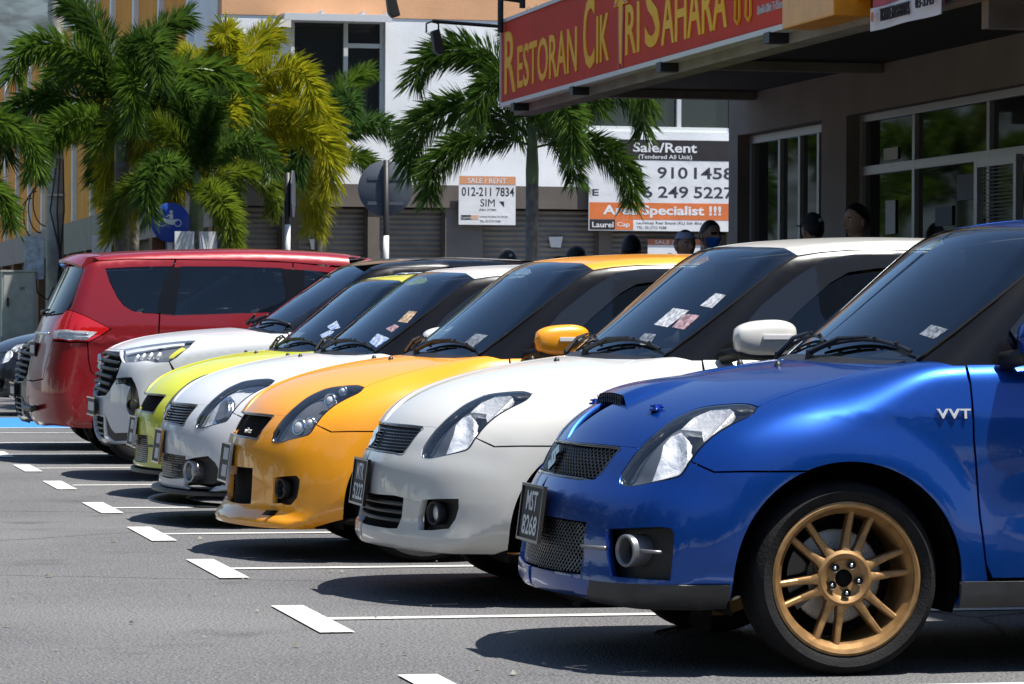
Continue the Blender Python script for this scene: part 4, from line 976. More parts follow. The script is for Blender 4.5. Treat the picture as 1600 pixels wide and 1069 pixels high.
# ------------------------------------------------------------------ the five hatchbacks
NOSE_KIT = [(-.70, .155), (-.80, .165), (-.822, .195), (-.812, .225), (-.782, .26), (-.776, .33), (-.776, .42), (-.768, .52)]
NOSE_SIL = [(-.66, .22), (-.74, .225), (-.765, .25), (-.765, .33), (-.77, .42), (-.765, .52)]
HLK = hatch_lower(NOSE_KIT); HLV = hatch_lower(NOSE_SIL)
PB_BLUE = paint('blue_paint', (.0, .058, .33), .72, .34, .2)
PB_WHITE = paint('pearl_white_paint', (.55, .545, .515), .0, .35, .0)
PB_ORANGE = paint('orange_paint', (.80, .31, .003), .0, .35, .0)
PB_SILVER = paint('silver_white_paint', (.60, .615, .635), .0, .35, .08)
PB_YELLOW = paint('yellow_paint', (.56, .58, .008), .0, .35, .0)
ST_W = P('sticker_white', (.40, .42, .45), .5, noise=.5, nscale=60); ST_G = P('sticker_grey', (.16, .18, .21), .4, noise=.7, nscale=70); ST_B = P('sticker_blue', (.03, .14, .38), .4, noise=.6, nscale=45, var=(.5, .52, .55)); ST_T = P('sticker_tan', (.42, .31, .20), .5, noise=.6, nscale=45); ST_R = P('sticker_red', (.30, .20, .22), .5, noise=.7, nscale=50)
SW = [([(.463, -.543, 1.163), (.524, -.552, 1.213), (.546, -.621, 1.205), (.489, -.623, 1.154)], ST_W), ([(.316, -.391, 1.088), (.396, -.393, 1.154), (.428, -.511, 1.144), (.343, -.497, 1.078)], ST_W), ([(.355, -.524, 1.078), (.410, -.504, 1.132), (.446, -.602, 1.125), (.382, -.604, 1.069)], ST_R), ([(.256, -.403, 1.035), (.277, -.397, 1.054), (.302, -.480, 1.050), (.265, -.515, 1.008), (.241, -.457, 1.007)], ST_G)]
SS = [([(.433, -.557, 1.132), (.494, -.545, 1.190), (.525, -.623, 1.186), (.469, -.644, 1.126)], ST_T), ([(.374, -.525, 1.094), (.415, -.550, 1.119), (.430, -.611, 1.107), (.391, -.608, 1.075)], ST_R), ([(.285, -.516, 1.023), (.333, -.501, 1.068), (.372, -.642, 1.043), (.304, -.624, .995)], ST_B)]
SY = [([(.316, -.495, 1.057), (.369, -.535, 1.086), (.389, -.594, 1.079), (.327, -.609, 1.021)], ST_B), ([(.366, -.464, 1.108), (.421, -.494, 1.145), (.424, -.611, 1.101), (.375, -.547, 1.086)], ST_B)]
SO = [([(.259, -.467, 1.019), (.316, -.467, 1.065), (.351, -.568, 1.058), (.283, -.566, 1.003)], ST_G)]
SB = [([(.330, -.552, 1.047), (.369, -.556, 1.078), (.395, -.642, 1.063), (.352, -.629, 1.032)], ST_G)]
hatch('parked_hatchback', 'blue hatchback with bronze wheel, nearest of the row', (3.345, 11.05), .012, dict(kind='blue', stickers=SB, paint=PB_BLUE, surf=HLS, fog=FOG_SPO, intake=INT_SPO, grille='net', lower='net', lamps='reflector', emblem=2,
      front=ff_blue, plate=('MST', '8268'), wheel=('twelve', M_GOLD), skirt=M_LIPGREY, mirror_dx=.04, plate_sx=.62))
hatch('parked_hatchback', 'pearl white hatchback between the blue one and the orange one', (3.22, 13.66), -.005, dict(kind='white', stickers=SW, paint=PB_WHITE, surf=HL, fog=FOG_STD, intake=INT_STD, grille='mesh', lower='blades', lamps='reflector', emblem=1,
      front=ff_std, plate=('MTK', '5222'), wheel=('five', M_DARKRIM), plate_sx=.62))
hatch('parked_hatchback', 'orange hatchback with deep body-coloured lip', (3.014, 16.17), -.03, dict(kind='orange', stickers=SO, paint=PB_ORANGE, surf=HLK, fog=FOG_KIT, intake=INT_KIT, grille=None, lower=None, lamps='projector', zb=.175,
      front=ff_kit, plate=('#', '#'), wheel=('five', M_DARKRIM), plate_frame=M_CHROME, plate_sx=.62))
hatch('parked_hatchback', 'silver-white hatchback with round fog lamp and black splitter', (2.99, 18.71), -.045, dict(kind='silver', stickers=SS, paint=PB_SILVER, surf=HLV, fog=FOG_SIL, intake=INT_SIL, grille='slats', lower='mesh', lamps='chrome', house=M_HOUSE_C, emblem=1, zb=.235,
      front=ff_silver, plate=('#', '#'), wheel=('five', M_DARKRIM), plate_frame=M_CHROME, plate_sx=.62))
hatch('parked_hatchback', 'lime yellow hatchback with open black grille', (3.157, 21.5), -.055, dict(kind='yellow', stickers=SY, paint=PB_YELLOW, surf=HLV, fog=FOG_YEL, intake=INT_YEL, grille=None, lower='mesh', lamps='projector', zb=.235,
      front=ff_yellow, plate=('#', '#'), wheel=('five', M_DARKRIM), plate_frame=M_CHROME, plate_sx=.62))
# ------------------------------------------------------------------ crossover
PB_SUV = paint('crossover_white_paint', (.58, .605, .64), .04, .35, .03)
PB_BLKROOF = paint('black_roof_paint', (.010, .011, .013), .2, .25)
M_DRL = P('drl_plastic', (.75, .76, .78), .25, coat=.5)
M_TEXT_GREY = P('grey_plastic', (.03, .031, .034), .6, bump=.2, bscale=300)
def crossover(label, loc, pm=PB_SUV):
    r = thing('parked_crossover', label, 'car', (loc[0], loc[1], 0)); S, G = SVL, SVG; AC, AR = .33, .405
    head_top = [(-.662, -.430, .886), (-.60, -.545, .908), (-.50, -.630, .930), (-.40, -.690, .943), (-.30, -.738, .951), (-.21, -.778, .951)]
    head_bot = [(-.263, -.830, .906), (-.351, -.851, .840), (-.40, -.852, .810), (-.484, -.846, .804), (-.542, -.826, .818), (-.61, -.785, .808), (-.681, -.659, .802), (-.69, -.615, .815)]
    head = head_top + head_bot
    edge = onF(S, [('t', -.12, -.780), ('t', 0, -.778), ('t', .12, -.765), ('t', .20, -.72), ('t', .24, -.66)])
    bon = onF(S, [('f', 0, .886), ('f', -.25, .886), ('f', -.38, .886)]) + head_top + edge + onF(S, [('t', .20, -.5), ('t', .15, -.25), ('t', .13, 0)])
    pan('s_bonnet', S, bon, 'bonnet', pm, r, sp=.04)
    a_top = [('s', x, z) for x, z in arc(0, AC, AR, 118, -15, 30)]
    wing = [head_top[-1]] + edge + onF(S, [('s', .30, 1.0), ('s', .42, 1.0), ('s', .42, .7), ('s', .46, .35), ('s', .44, .22)] + a_top[::-1] + [('s', -.33, .70)]) + [(-.40, -.852, .810)] + head_bot[:2][::-1]
    pan('s_wing', S, wing, 'wing', pm, r, 'pair', sp=.035)
    gr = onF(S, [('f', .1, .872), ('f', -.2, .872), (-.667, -.415, .868), (-.690, -.610, .806), (-.715, -.605, .73), (-.735, -.585, .675), ('f', -.50, .61), ('f', -.42, .575), ('f', -.2, .565), ('f', .1, .565)])
    low = onF(S, [('f', .1, .425), ('f', -.25, .425), ('f', -.37, .42), ('f', -.34, .33), ('f', -.3, .27), ('f', .1, .265)])
    cc = [(-.734, -.588, .690), (-.69, -.70, .698), (-.647, -.791, .701), (-.628, -.815, .66), (-.614, -.827, .617), (-.602, -.834, .55), (-.597, -.837, .497), (-.612, -.830, .450), (-.648, -.805, .436), (-.672, -.78, .48), (-.675, -.77, .56), (-.655, -.791, .64), (-.69, -.71, .660), (-.733, -.604, .654)]
    vv = [(-.787, -.400, .455), (-.755, -.53, .345), (-.735, -.585, .318), (-.667, -.76, .325), (-.62, -.80, .33), (-.62, -.78, .275), (-.75, -.50, .262), (-.775, -.40, .30)]
    bo = onF(S, [('f', 0, .882), ('f', -.25, .882), ('f', -.38, .882)]) + [head_top[0]] + head_bot[2:][::-1] + onF(S, [('s', -.36, .72)] + [('s', x, z) for x, z in arc(0, AC, AR, 120, 186, 14)] + [('s', -.5, .245), ('f', -.62, .245), ('f', -.4, .24), ('f', -.2, .238), ('f', 0, .238)])
    pan('s_bumper', S, bo, 'front_bumper', pm, r, proj=PFL, holes=[gr, low, cc, vv], sp=.032, lip=.03)
    g = pan('s_gback', S, [S.pt('f', 0, .872)] + gr[1:-1] + [S.pt('f', 0, .565)], 'grille', M_UNDER, r, proj=PFL, off=-.045, gap=-.012, lip=0, sp=.06)[0]
    for k, z in enumerate(np.linspace(.60, .85, 6)):
        w = .44 + (z - .57) * .5 if z < .72 else .55 - (z - .80) * 1.2 if z > .80 else .565
        A = surf_line(S, onF(S, [('f', 0, z + .02), ('f', -w * .5, z + .012), ('f', -w, z)]), -.012)
        b = MB()
        for sg in (1, -1): b.tube([(x, sg * y, zz) for x, y, zz in A], .013, 6)
        b.obj('grille_bar', M_BLACK, g, True)
    ep = S.pt('f', 0, .80); b = MB().lathe([(.055, 0), (.05, -.014), (.04, -.016), (.036, -.006)], 24, 'x', ep - np.array([.0, 0, 0])); b.obj('emblem', M_CHROME, g, True)
    pan('s_lowback', S, [S.pt('f', 0, .425)] + low[1:-1] + [S.pt('f', 0, .265)], 'lower_intake', M_UNDER, r, proj=PFL, off=-.04, gap=-.012, lip=0, sp=.06)
    for q in (.30, .34, .38): A = surf_line(S, onF(S, [('f', 0, q), ('f', -.15, q), ('f', -.30, q)]), -.015); b = MB(); [b.tube([(x, sg * y, zz) for x, y, zz in A], .009, 6) for sg in (1, -1)]; b.obj('intake_bar', M_BLACK, r, True)
    for o in pan('s_cc', S, cc, 'fog_lamp_surround', M_GLOSSBLK, r, 'pair', proj=PFL, off=-.004, gap=.002, lip=.02, sp=.03): pass
    for s in (-1, 1): fog_cup(r, lambda o: o, (-.645, s * .808, .515), (-.55, s * .83, 0), .042, (M_BLACK, M_REFL), .02)
    pan('s_vv', S, vv, 'lower_trim', M_TEXT_GREY, r, 'pair', proj=PFL, off=-.010, gap=.0, lip=.02, sp=.04)
    pan('s_vl', S, [S.pt('f', 0, .236)] + onF(S, [('f', -.25, .236), ('f', -.5, .242), ('s', -.6, .245), ('s', -.5, .21), ('f', -.4, .222), ('f', 0, .222)]), 'skid_strip', M_TEXT_GREY, r, proj=PFL, sp=.05, off=.004)
    # headlamps
    for o in pan('s_head', S, head, 'headlight', M_HOUSE_D, r, 'pair', off=-.03, gap=.002, lip=0, sp=.035):
        left = o.data.name.endswith('_l'); sg = 1 if left else -1
        def sub(key, out, nm, mat, **k):
            a, b_ = pan(key, S, out, nm, mat, o, 'pair', **k); bpy.data.objects.remove(b_ if left else a)
        sub('s_lens', head, 'lens', M_LENS, off=.001, gap=.002, lip=0, sp=.04)
        drl = [(-.655, -.46, .884), (-.55, -.60, .914), (-.40, -.695, .936), (-.28, -.75, .941), (-.29, -.775, .925), (-.42, -.745, .912), (-.56, -.66, .888), (-.655, -.53, .862)]
        sub('s_drl', drl, 'light_bar', M_DRL, off=-.012, gap=0, lip=.012, sp=.03)
        amb = [(-.30, -.805, .905), (-.28, -.825, .895), (-.37, -.848, .832), (-.40, -.845, .832), (-.39, -.84, .85)]
        sub('s_amb', amb, 'indicator', P('lime_indicator', (.62, .58, .03), .3, coat=.5) if 'lime_indicator' not in MATS else MATS['lime_indicator'], off=-.008, gap=0, lip=.01, sp=.03)
        for k in range(4):
            x = -.62 + .055 * k; p = S.pts([('s', x, .845)])[0] if False else None
            q0 = PF.lift(PF.to2(np.array([[x, -.73 - .025 * k, .850]])), S)[0]; n = S.normal(q0[None])[0]; q0 = q0 - n * .02
            b = MB().tube([(q0[0] - .012, q0[1] * sg * 1, q0[2] - .022), (q0[0] + .014, q0[1] * sg, q0[2] + .022)], [.016, .010], 8); b.obj('led_module', M_REFL, o, True)
    # cabin
    wsE = onF(G, [('s', .44, 1.06), ('s', .60, 1.165), ('s', .80, 1.30), ('s', .95, 1.40), ('s', 1.02, 1.435)])
    top = onF(G, [('t', 1.02, -.5), ('t', .985, -.25), ('t', .97, 0)]); base = onF(G, [('t', .275, 0), ('t', .29, -.25), ('t', .33, -.48), ('t', .40, -.66)])
    pan('s_ws', G, base + wsE + top, 'windscreen', M_GLASS, r, sp=.05, lip=.01, gap=.001)
    rs = [('s', 1.12, 1.452), ('s', 1.4, 1.465), ('s', 2.0, 1.46), ('s', 2.6, 1.42)]
    pan('s_roof', G, top[::-1] + [wsE[-1]] + onF(G, rs + [('t', 2.66, -.45), ('t', 2.68, 0)]), 'roof', PB_BLKROOF, r, sp=.05)
    w1 = onF(G, [('s', .76, 1.085), ('s', .92, 1.21), ('s', 1.10, 1.345), ('s', 1.22, 1.40), ('s', 1.55, 1.415), ('s', 1.58, 1.08)]); w2 = onF(G, [('s', 1.68, 1.08), ('s', 1.66, 1.41), ('s', 2.1, 1.40), ('s', 2.45, 1.32), ('s', 2.5, 1.09)])
    PSG = Proj((.3, 1, -.2))
    pan('s_frame', G, wsE + onF(G, rs + [('s', 2.78, 1.1), ('s', 2.8, 1.02), ('s', 1.6, 1.01), ('s', .6, 1.0), ('s', .46, 1.0)]), 'window_frame', M_FRAMEBLK, r, 'pair', proj=PSG, holes=[w1, w2], sp=.05, lip=.02)
    for k, w in enumerate((w1, w2)): pan('s_glass%d' % k, G, w, 'side_window', M_SIDEGLASS, r, 'pair', proj=PSG, off=-.008, gap=-.005, lip=0, sp=.08)
    A = surf_line(G, onF(G, [('s', .66, 1.07), ('s', .84, 1.19), ('s', 1.03, 1.325), ('s', 1.2, 1.41), ('s', 1.6, 1.43), ('s', 2.2, 1.41)]), .006)
    for sg in (1, -1): MB().tube([(x, sg * y, z) for x, y, z in A], .007, 6).obj('chrome_strip', M_CHROME, r, True)
    MB().prism([(0, 0), (.16, .0), (.2, .055), (.13, .06)], ((2.35, -.01, 1.50), (1, 0, 0), (0, 0, 1)), (0, .02, 0)).obj('aerial_fin', M_GLOSSBLK, r, bevel=.004)
    for k, (y0, y1) in enumerate(((-.1, -.66), (.42, -.05))):
        pts = []
        for t in np.linspace(0, 1, 9):
            y = y0 + (y1 - y0) * t; a = abs(y) / .70; x = .315 + .14 * a ** 2.2 + .035 * math.sin(t * 2.6); pts.append(('t', x, y))
        Q = G.pts(pts) + np.array([-.008, 0, .014]); MB().tube(Q, .009, 6).tube([Q[0] + np.array([-.04, 0, .0]), Q[3] + np.array([-.01, 0, .03])], [.016, .008], 6).obj('wiper', M_BLACK, r, True)
    cwl = [(.12, 0, .985), (.16, -.3, .975), (.22, -.62, .95)]; cw2 = [(.32, 0, 1.055), (.36, -.3, 1.05), (.46, -.66, 1.03)]
    V = [(x, s * y, z) for s in (1, -1) for a, b in zip(cwl, cw2) for x, y, z in (a, b)]
    obj('cowl_panel', mesh(V, [(0, 1, 3, 2), (2, 3, 5, 4), (6, 8, 9, 7), (8, 10, 11, 9)]), M_BLACK, r)
    for nm, x0, x1 in (('front_door', .42, 1.6), ('rear_door', 1.6, 2.2)):
        pan('s_' + nm, S, onF(S, [('s', x0, 1.01), ('s', x0, .7), ('s', x0 + .04, .30), ('s', x1 - .05 if x1 < 2 else 2.1, .30), ('s', x1, .7), ('s', x1, 1.03)]), nm, pm, r, 'pair', proj=PS, sp=.06)
    pan('s_quarter', S, onF(S, [('s', 2.2, 1.03), ('s', 2.2, .74)] + [('s', x, z) for x, z in arc(2.52, AC, AR, 110, 0, 16)] + [('s', 3.0, .3), ('s', 3.05, .7), ('s', 2.95, 1.04)]), 'rear_quarter', pm, r, 'pair', proj=PS, sp=.07)
    pan('s_tail', S, onF(S, [('r', 0, 1.06), ('r', -.6, 1.05), ('s', 2.96, 1.03), ('s', 3.06, .7), ('s', 3.0, .3), ('r', -.5, .28), ('r', 0, .28)]), 'tailgate', pm, r, proj=Proj((-1, .8, -.1)), sp=.08)
    for s in (-1, 1): o = obj('door_mirror', cached_mb('h_mirror%d' % s, lambda: mirror_mesh(s)), PB_BLKROOF, r); o.location = (.70, s * .83, 1.13)
    obj('inner_body', shell_mesh([(-.70, .40, .30, .80), (-.58, .60, .28, .86), (-.42, .62, .26, .90), (.40, .60, .26, .96), (.43, .76, .26, .97), (2.1, .77, .26, .99), (2.13, .58, .26, 1.0), (3.05, .56, .3, .95)]), M_UNDER, r)
    interior(r, lambda o: o, .18, .08)
    for x in (0, 2.52):
        for s in (-1, 1):
            pts = arc(x, AC + .004, AR + .012, -18, 198, 24); n = len(pts); obj('wheel_arch', mesh([(a, s * yy, c) for yy in (.81, .50) for a, c in pts], [(i, i + 1, n + i + 1, n + i) for i in range(n - 1)]), M_UNDER, r); wheel(r, x, s, 'five', M_DARKRIM, R=.335, r_in=.225, y=.745)
    pl = MB().box((-.006, -.24, -.055), (.006, .24, .055)).obj('number_plate', M_PLATE, r, bevel=.003); pl.location = (-.835, 0, .49)
    [MB().box((-.0082, -.20 + .055 * q, -.03), (-.0062, -.165 + .055 * q, .03)).obj('plate_characters', M_WHITE_T, pl) for q in range(7)]
    MB().box((-.012, -.25, -.065), (-.002, .25, -.054)).box((-.012, -.25, .054), (-.002, .25, .065)).obj('plate_frame', M_CHROME, pl)
    return r

# ------------------------------------------------------------------ people carrier seen from its tail
M_REDLENS = P('red_lens', (.60, .006, .010), .12, coat=.6, coat_r=.03)
M_CLEARLENS = P('pale_lens', (.62, .64, .66), .15, coat=.8, noise=.25, nscale=40)
def carrier(label, loc, pm, detail=True, cat='car'):
    r = thing('parked_people_carrier', label, cat, (loc[0], loc[1], 0), None); S = MPV; AC, AR = .31, .385
    lamp = [(-.668, -.640, .930), (-.672, -.605, .965), (-.660, -.585, 1.02), (-.648, -.590, 1.07), (-.605, -.66, 1.13), (-.564, -.712, 1.163), (-.48, -.80, 1.13), (-.395, -.844, 1.093), (-.251, -.854, 1.020), (-.33, -.858, .970), (-.411, -.858, .922), (-.546, -.837, .917)]
    white = [(-.655, -.640, .938), (-.652, -.625, 1.005), (-.516, -.835, 1.005), (-.345, -.853, .998), (-.430, -.857, .934), (-.56, -.83, .930)]
    q_glass = onF(S, [('s', -.283, 1.472), ('s', -.05, 1.486), ('s', .215, 1.492), ('s', .165, 1.38), ('s', .13, 1.25), ('s', .11, 1.137), ('s', 0, 1.142), ('s', -.088, 1.157), ('s', -.15, 1.195), ('s', -.20, 1.26), ('s', -.252, 1.372)])
    win = onF(S, [('f', 0, 1.50), ('f', -.3, 1.497), ('f', -.55, 1.49), ('f', -.68, 1.470), ('f', -.70, 1.40), ('f', -.72, 1.28), ('f', -.735, 1.185), ('f', -.66, 1.135), ('f', -.4, 1.125), ('f', 0, 1.12)])
    pan('m_win', S, win, 'rear_window', M_REARGLASS, r, proj=PFL, sp=.05, off=.002)
    tg = onF(S, [('f', 0, 1.115), ('f', -.4, 1.118), ('f', -.64, 1.128)]) + [(-.605, -.66, 1.13), (-.648, -.590, 1.07), (-.660, -.585, 1.02), (-.672, -.605, .965), (-.668, -.640, .930)] + onF(S, [('f', -.60, .80), ('f', -.58, .64), ('f', -.3, .62), ('f', 0, .62)])
    t = pan('m_tailgate', S, tg, 'tailgate', pm, r, proj=PFL, sp=.04)[0]
    bp_ = onF(S, [('f', 0, .615), ('f', -.3, .615), ('f', -.585, .635), ('f', -.605, .80), ('f', -.64, .925)]) + [(-.546, -.837, .915), (-.43, -.858, .917)] + onF(S, [('s', -.42, .80), ('s', -.40, .70)] + [('s', x, z) for x, z in arc(0, AC, AR, 134, 186, 12)] + [('s', -.45, .27), ('f', -.65, .285), ('f', -.4, .275), ('f', 0, .272)])
    pan('m_bumper', S, bp_, 'rear_bumper', pm, r, proj=PFL, sp=.035)
    qp = [(-.43, -.858, .915), (-.33, -.858, .970), (-.251, -.854, 1.020), (-.395, -.844, 1.093), (-.48, -.80, 1.13), (-.564, -.712, 1.163)] + onF(S, [('f', -.738, 1.19), ('f', -.722, 1.28), ('f', -.703, 1.40), ('f', -.685, 1.475), ('s', -.33, 1.530), ('s', -.1, 1.545), ('s', .245, 1.545), ('s', .225, 1.49), ('s', .175, 1.38), ('s', .14, 1.25), ('s', .115, 1.13), ('s', .105, .95), ('s', .12, .70)] + [('s', x, z) for x, z in arc(0, AC, AR, 68, 134, 14)] + [('s', -.40, .70), ('s', -.42, .80)])
    pan('m_quarter', S, qp, 'rear_quarter', pm, r, 'pair', proj=PF, holes=[q_glass], sp=.04)
    pan('m_qg', S, q_glass, 'quarter_window', M_SIDEGLASS, r, 'pair', proj=PF, off=-.003, gap=.001, lip=.01, sp=.05)
    ro = onF(S, [('t', -.40, 0), ('t', -.40, -.3), ('t', -.38, -.55), ('s', -.33, 1.535), ('s', -.1, 1.55), ('s', .245, 1.55), ('s', 1.0, 1.54), ('s', 1.6, 1.50), ('t', 1.72, -.5), ('t', 1.76, 0)])
    pan('m_roof', S, ro, 'roof', pm, r, sp=.05)
    for o in pan('m_lamp', S, lamp, 'tail_lamp', M_REDLENS, r, 'pair', off=.004, lip=.02, sp=.03): 
        left = o.data.name.endswith('_l'); a, b_ = pan('m_lampw', S, white, 'reversing_lens', M_CLEARLENS, o, 'pair', off=.007, lip=.008, sp=.03); bpy.data.objects.remove(b_ if left else a)
        for z in (.955, .985): 
            L_ = surf_line(S, [(-.62, -.70, z), (-.52, -.834, z), (-.42, -.856, z)], .0085); MB().tube([(x, y * (1 if left else -1), zz) for x, y, zz in L_], .004, 5).obj('lamp_ridge', M_CHROME, o, True)
    # doors and their glass
    d1g = onF(S, [('s', .285, 1.492), ('s', .7, 1.494), ('s', 1.06, 1.485), ('s', 1.09, 1.30), ('s', 1.07, 1.155), ('s', .6, 1.138), ('s', .215, 1.125), ('s', .24, 1.3)])
    d1 = onF(S, [('s', .25, 1.545), ('s', .7, 1.545), ('s', 1.14, 1.53), ('s', 1.16, 1.15), ('s', 1.15, .6), ('s', 1.10, .30), ('s', .36, .30), ('s', .36, .45), ('s', .24, .62), ('s', .12, .70), ('s', .108, .95), ('s', .12, 1.13), ('s', .145, 1.25), ('s', .18, 1.38), ('s', .23, 1.49)])
    frm = Proj((.2, 1, -.15))
    pan('m_d1', S, d1, 'rear_door', pm, r, 'pair', proj=frm, holes=[d1g], sp=.05); pan('m_d1g', S, d1g, 'side_window', M_SIDEGLASS, r, 'pair', proj=frm, off=-.003, gap=-.003, lip=0, sp=.07)
    pan('m_pillar', S, onF(S, [('s', .200, 1.490), ('s', .30, 1.492), ('s', .262, 1.3), ('s', .235, 1.127), ('s', .095, 1.138), ('s', .115, 1.25), ('s', .15, 1.38)]), 'pillar_trim', M_FRAMEBLK, r, 'pair', proj=frm, off=.004, sp=.05)
    pan('m_pillar2', S, onF(S, [('s', 1.05, 1.485), ('s', 1.235, 1.474), ('s', 1.22, 1.15), ('s', 1.06, 1.158), ('s', 1.08, 1.3)]), 'pillar_trim', M_FRAMEBLK, r, 'pair', proj=frm, off=.004, sp=.06)
    d2g = onF(S, [('s', 1.22, 1.475), ('s', 1.5, 1.445), ('s', 1.75, 1.33), ('s', 2.0, 1.16), ('s', 1.2, 1.15)])
    d2 = onF(S, [('s', 1.145, 1.53), ('s', 1.55, 1.49), ('s', 1.85, 1.34), ('s', 2.12, 1.13), ('s', 2.13, .6), ('s', 2.08, .30), ('s', 1.11, .30), ('s', 1.155, .6), ('s', 1.165, 1.15)])
    pan('m_d2', S, d2, 'front_door', pm, r, 'pair', proj=frm, holes=[d2g], sp=.06); pan('m_d2g', S, d2g, 'side_window', M_SIDEGLASS, r, 'pair', proj=frm, off=-.003, gap=.001, lip=.01, sp=.08)
    fr = onF(S, [('t', 1.77, 0), ('t', 1.74, -.5), ('s', 1.58, 1.485), ('s', 1.87, 1.34), ('s', 2.14, 1.12), ('s', 2.14, .7), ('s', 2.9, .7), ('r', -.6, .7), ('r', -.4, .55), ('r', 0, .5)])
    pan('m_front', S, fr, 'front_body', pm, r, proj=Proj((-1, .8, -.6)), sp=.08)
    # spoiler
    V = []
    for y in np.linspace(-.66, .66, 13):
        k = abs(y) / .66; x0 = -.40 + .05 * k ** 2; z0 = S.pt('t', -.36, -abs(y) * .95)[2] + .004
        V += [(x0 + .06, y, z0 + .006), (x0 - .06, y, z0 - .006), (x0 - .155 + .05 * k ** 3, y, z0 - .045 - .03 * k ** 2), (x0 - .148 + .05 * k ** 3, y, z0 - .065 - .03 * k ** 2), (x0 - .04, y, z0 - .065)]
    MB().add(V, [(5 * i + k, 5 * i + (k + 1) % 5, 5 * i + 5 + (k + 1) % 5, 5 * i + 5 + k) for i in range(12) for k in range(5)] + [(0, 1, 2, 3, 4), (64, 63, 62, 61, 60)]).obj('roof_spoiler', pm, r, 'auto')
    # tailgate trim
    A = surf_line(S, onF(S, [('f', 0, .985), ('f', -.3, .985), ('f', -.52, .98)]), .002); b = MB(); [b.tube([(x, s * y, z) for x, y, z in A], .012, 8) for s in (1, -1)]; b.obj('chrome_strip', M_CHROME, t, True)
    px = S.pt('f', 0, .86)[0]; pl = MB().box((-.008, -.24, -.055), (.004, .24, .055)).obj('number_plate', M_PLATE, r, bevel=.003); pl.location = (px - .008, 0, .86); [MB().box((-.0102, -.20 + .055 * q, -.03), (-.0082, -.165 + .055 * q, .03)).obj('plate_characters', M_WHITE_T, pl) for q in range(7)]
    A = surf_line(S, onF(S, [('f', .35, 1.16), ('f', .1, 1.18), ('f', -.2, 1.18)]), .016); 
    q = S.pt('f', 0, 1.135); MB().tube([(q[0] - .02, 0, 1.135), (q[0] - .035, -.05, 1.15), (q[0] + .0, -.35, 1.165)], [.022, .012, .008], 6).obj('rear_wiper', M_BLACK, r, True)
    MB().tube([(S.pt('f', 0, .40)[0] - .004, -.55, .42), (S.pt('f', 0, .40)[0] - .012, -.3, .40), (S.pt('f', 0, .40)[0] - .014, .3, .40), (S.pt('f', 0, .40)[0] - .004, .55, .42)], .022, 8).obj('bumper_trim', M_BLACK, r, True)
    obj('inner_body', shell_mesh([(-.62, .5, .32, 1.0), (-.40, .58, .28, 1.05), (.38, .58, .26, 1.05), (.42, .76, .26, 1.05), (2.2, .76, .26, 1.0), (2.3, .55, .26, .95), (3.4, .5, .3, .8)]), M_UNDER, r)
    for y in (-.36, .36):
        for x in (.35, 1.25): o = obj('seat', cached_mb('seat', seat_mesh), M_SEAT, r); o.location = (x, y, .10); o.rotation_euler = (0, 0, math.pi)
    obj('cabin_lining', shell_mesh([(-.52, .58, .95, 1.0), (2.0, .7, .95, 1.02), (2.5, .5, .95, 1.0)]), M_UNDER, r)

    for x in (0, 2.74):
        for s in (-1, 1):
            pts = arc(x, AC + .004, AR + .01, -18, 198, 20); n = len(pts); obj('wheel_arch', mesh([(a, s * yy, c) for yy in (.81, .52) for a, c in pts], [(i, i + 1, n + i + 1, n + i) for i in range(n - 1)]), M_UNDER, r); wheel(r, x, s, 'five', M_SILRIM, R=.312, r_in=.21, y=.745)
    return r
crossover('white crossover with black roof beside the red people carrier', (3.21, 24.05))
PB_RED = paint('red_paint', (.26, .003, .007), .2, .32, .1)
carrier('red people carrier parked tail out', (2.96, 26.85), PB_RED)
PB_GREY = paint('dark_grey_paint', (.025, .027, .030), .4, .3, .2)
crossover('dark grey crossover nose out just beyond the red people carrier', (3.08, 29.5), PB_GREY)
PB_BLACK = paint('black_paint', (.008, .008, .010), .0, .3)
hatch('parked_hatchback', 'black car nose out at the left edge beyond the blue bay', (3.42, 39.6), 0, dict(kind='white', paint=PB_BLACK, surf=HL, fog=FOG_STD, intake=INT_STD, grille=None, lower=None, lamps='reflector',
      front=ff_std, wheel=('five', M_DARKRIM)))
# ------------------------------------------------------------------ place materials
M_WALLW = P('white_render_wall', (.78, .79, .80), .85, noise=.10, nscale=1.2, bump=.25, bscale=60, det=8)
M_WALLPEACH = P('peach_render_wall', (.66, .36, .19), .85, noise=.14, nscale=1.0, bump=.25, bscale=60, det=8)
M_WALLORANGE = P('orange_render_wall', (.72, .29, .03), .85, noise=.12, nscale=1.0, bump=.2, bscale=60)
M_BROWN = P('brown_render_wall', (.135, .115, .10), .85, noise=.18, nscale=1.6, bump=.3, bscale=70, det=8)
M_SHOPWALL = P('taupe_render_wall', (.26, .225, .195), .8, noise=.12, nscale=2.0, bump=.25, bscale=90, det=8)
M_SHUT = P('roller_shutter_metal', (.20, .185, .17), .55, metal=.2, noise=.18, nscale=2.5, rvar=.2)
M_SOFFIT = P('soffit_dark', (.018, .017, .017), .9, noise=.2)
M_BEAM = P('concrete_beam', (.25, .235, .215), .85, noise=.2, nscale=3, bump=.3, bscale=80)
M_ALU = P('aluminium_frame', (.45, .45, .46), .4, metal=.5)
M_SHOPGLASS = P('shop_glass', (.010, .013, .012), .03, spec=.5)
M_SLAB = P('walkway_tile', (.22, .19, .17), .5, noise=.2, nscale=4)
M_KERB = P('kerb_concrete', (.38, .37, .35), .85, noise=.25, nscale=6, bump=.4, bscale=60)
M_SIGNRED = P('sign_red_vinyl', (.60, .045, .018), .65, spec=.2, noise=.10, nscale=1.5)
M_SIGNYEL = P('sign_yellow_vinyl', (.92, .46, .012), .6, spec=.2, noise=.12, nscale=2.5, var=(.90, .55, .06))
M_SIGNPINK = P('sign_pink_print', (.62, .18, .16), .5)
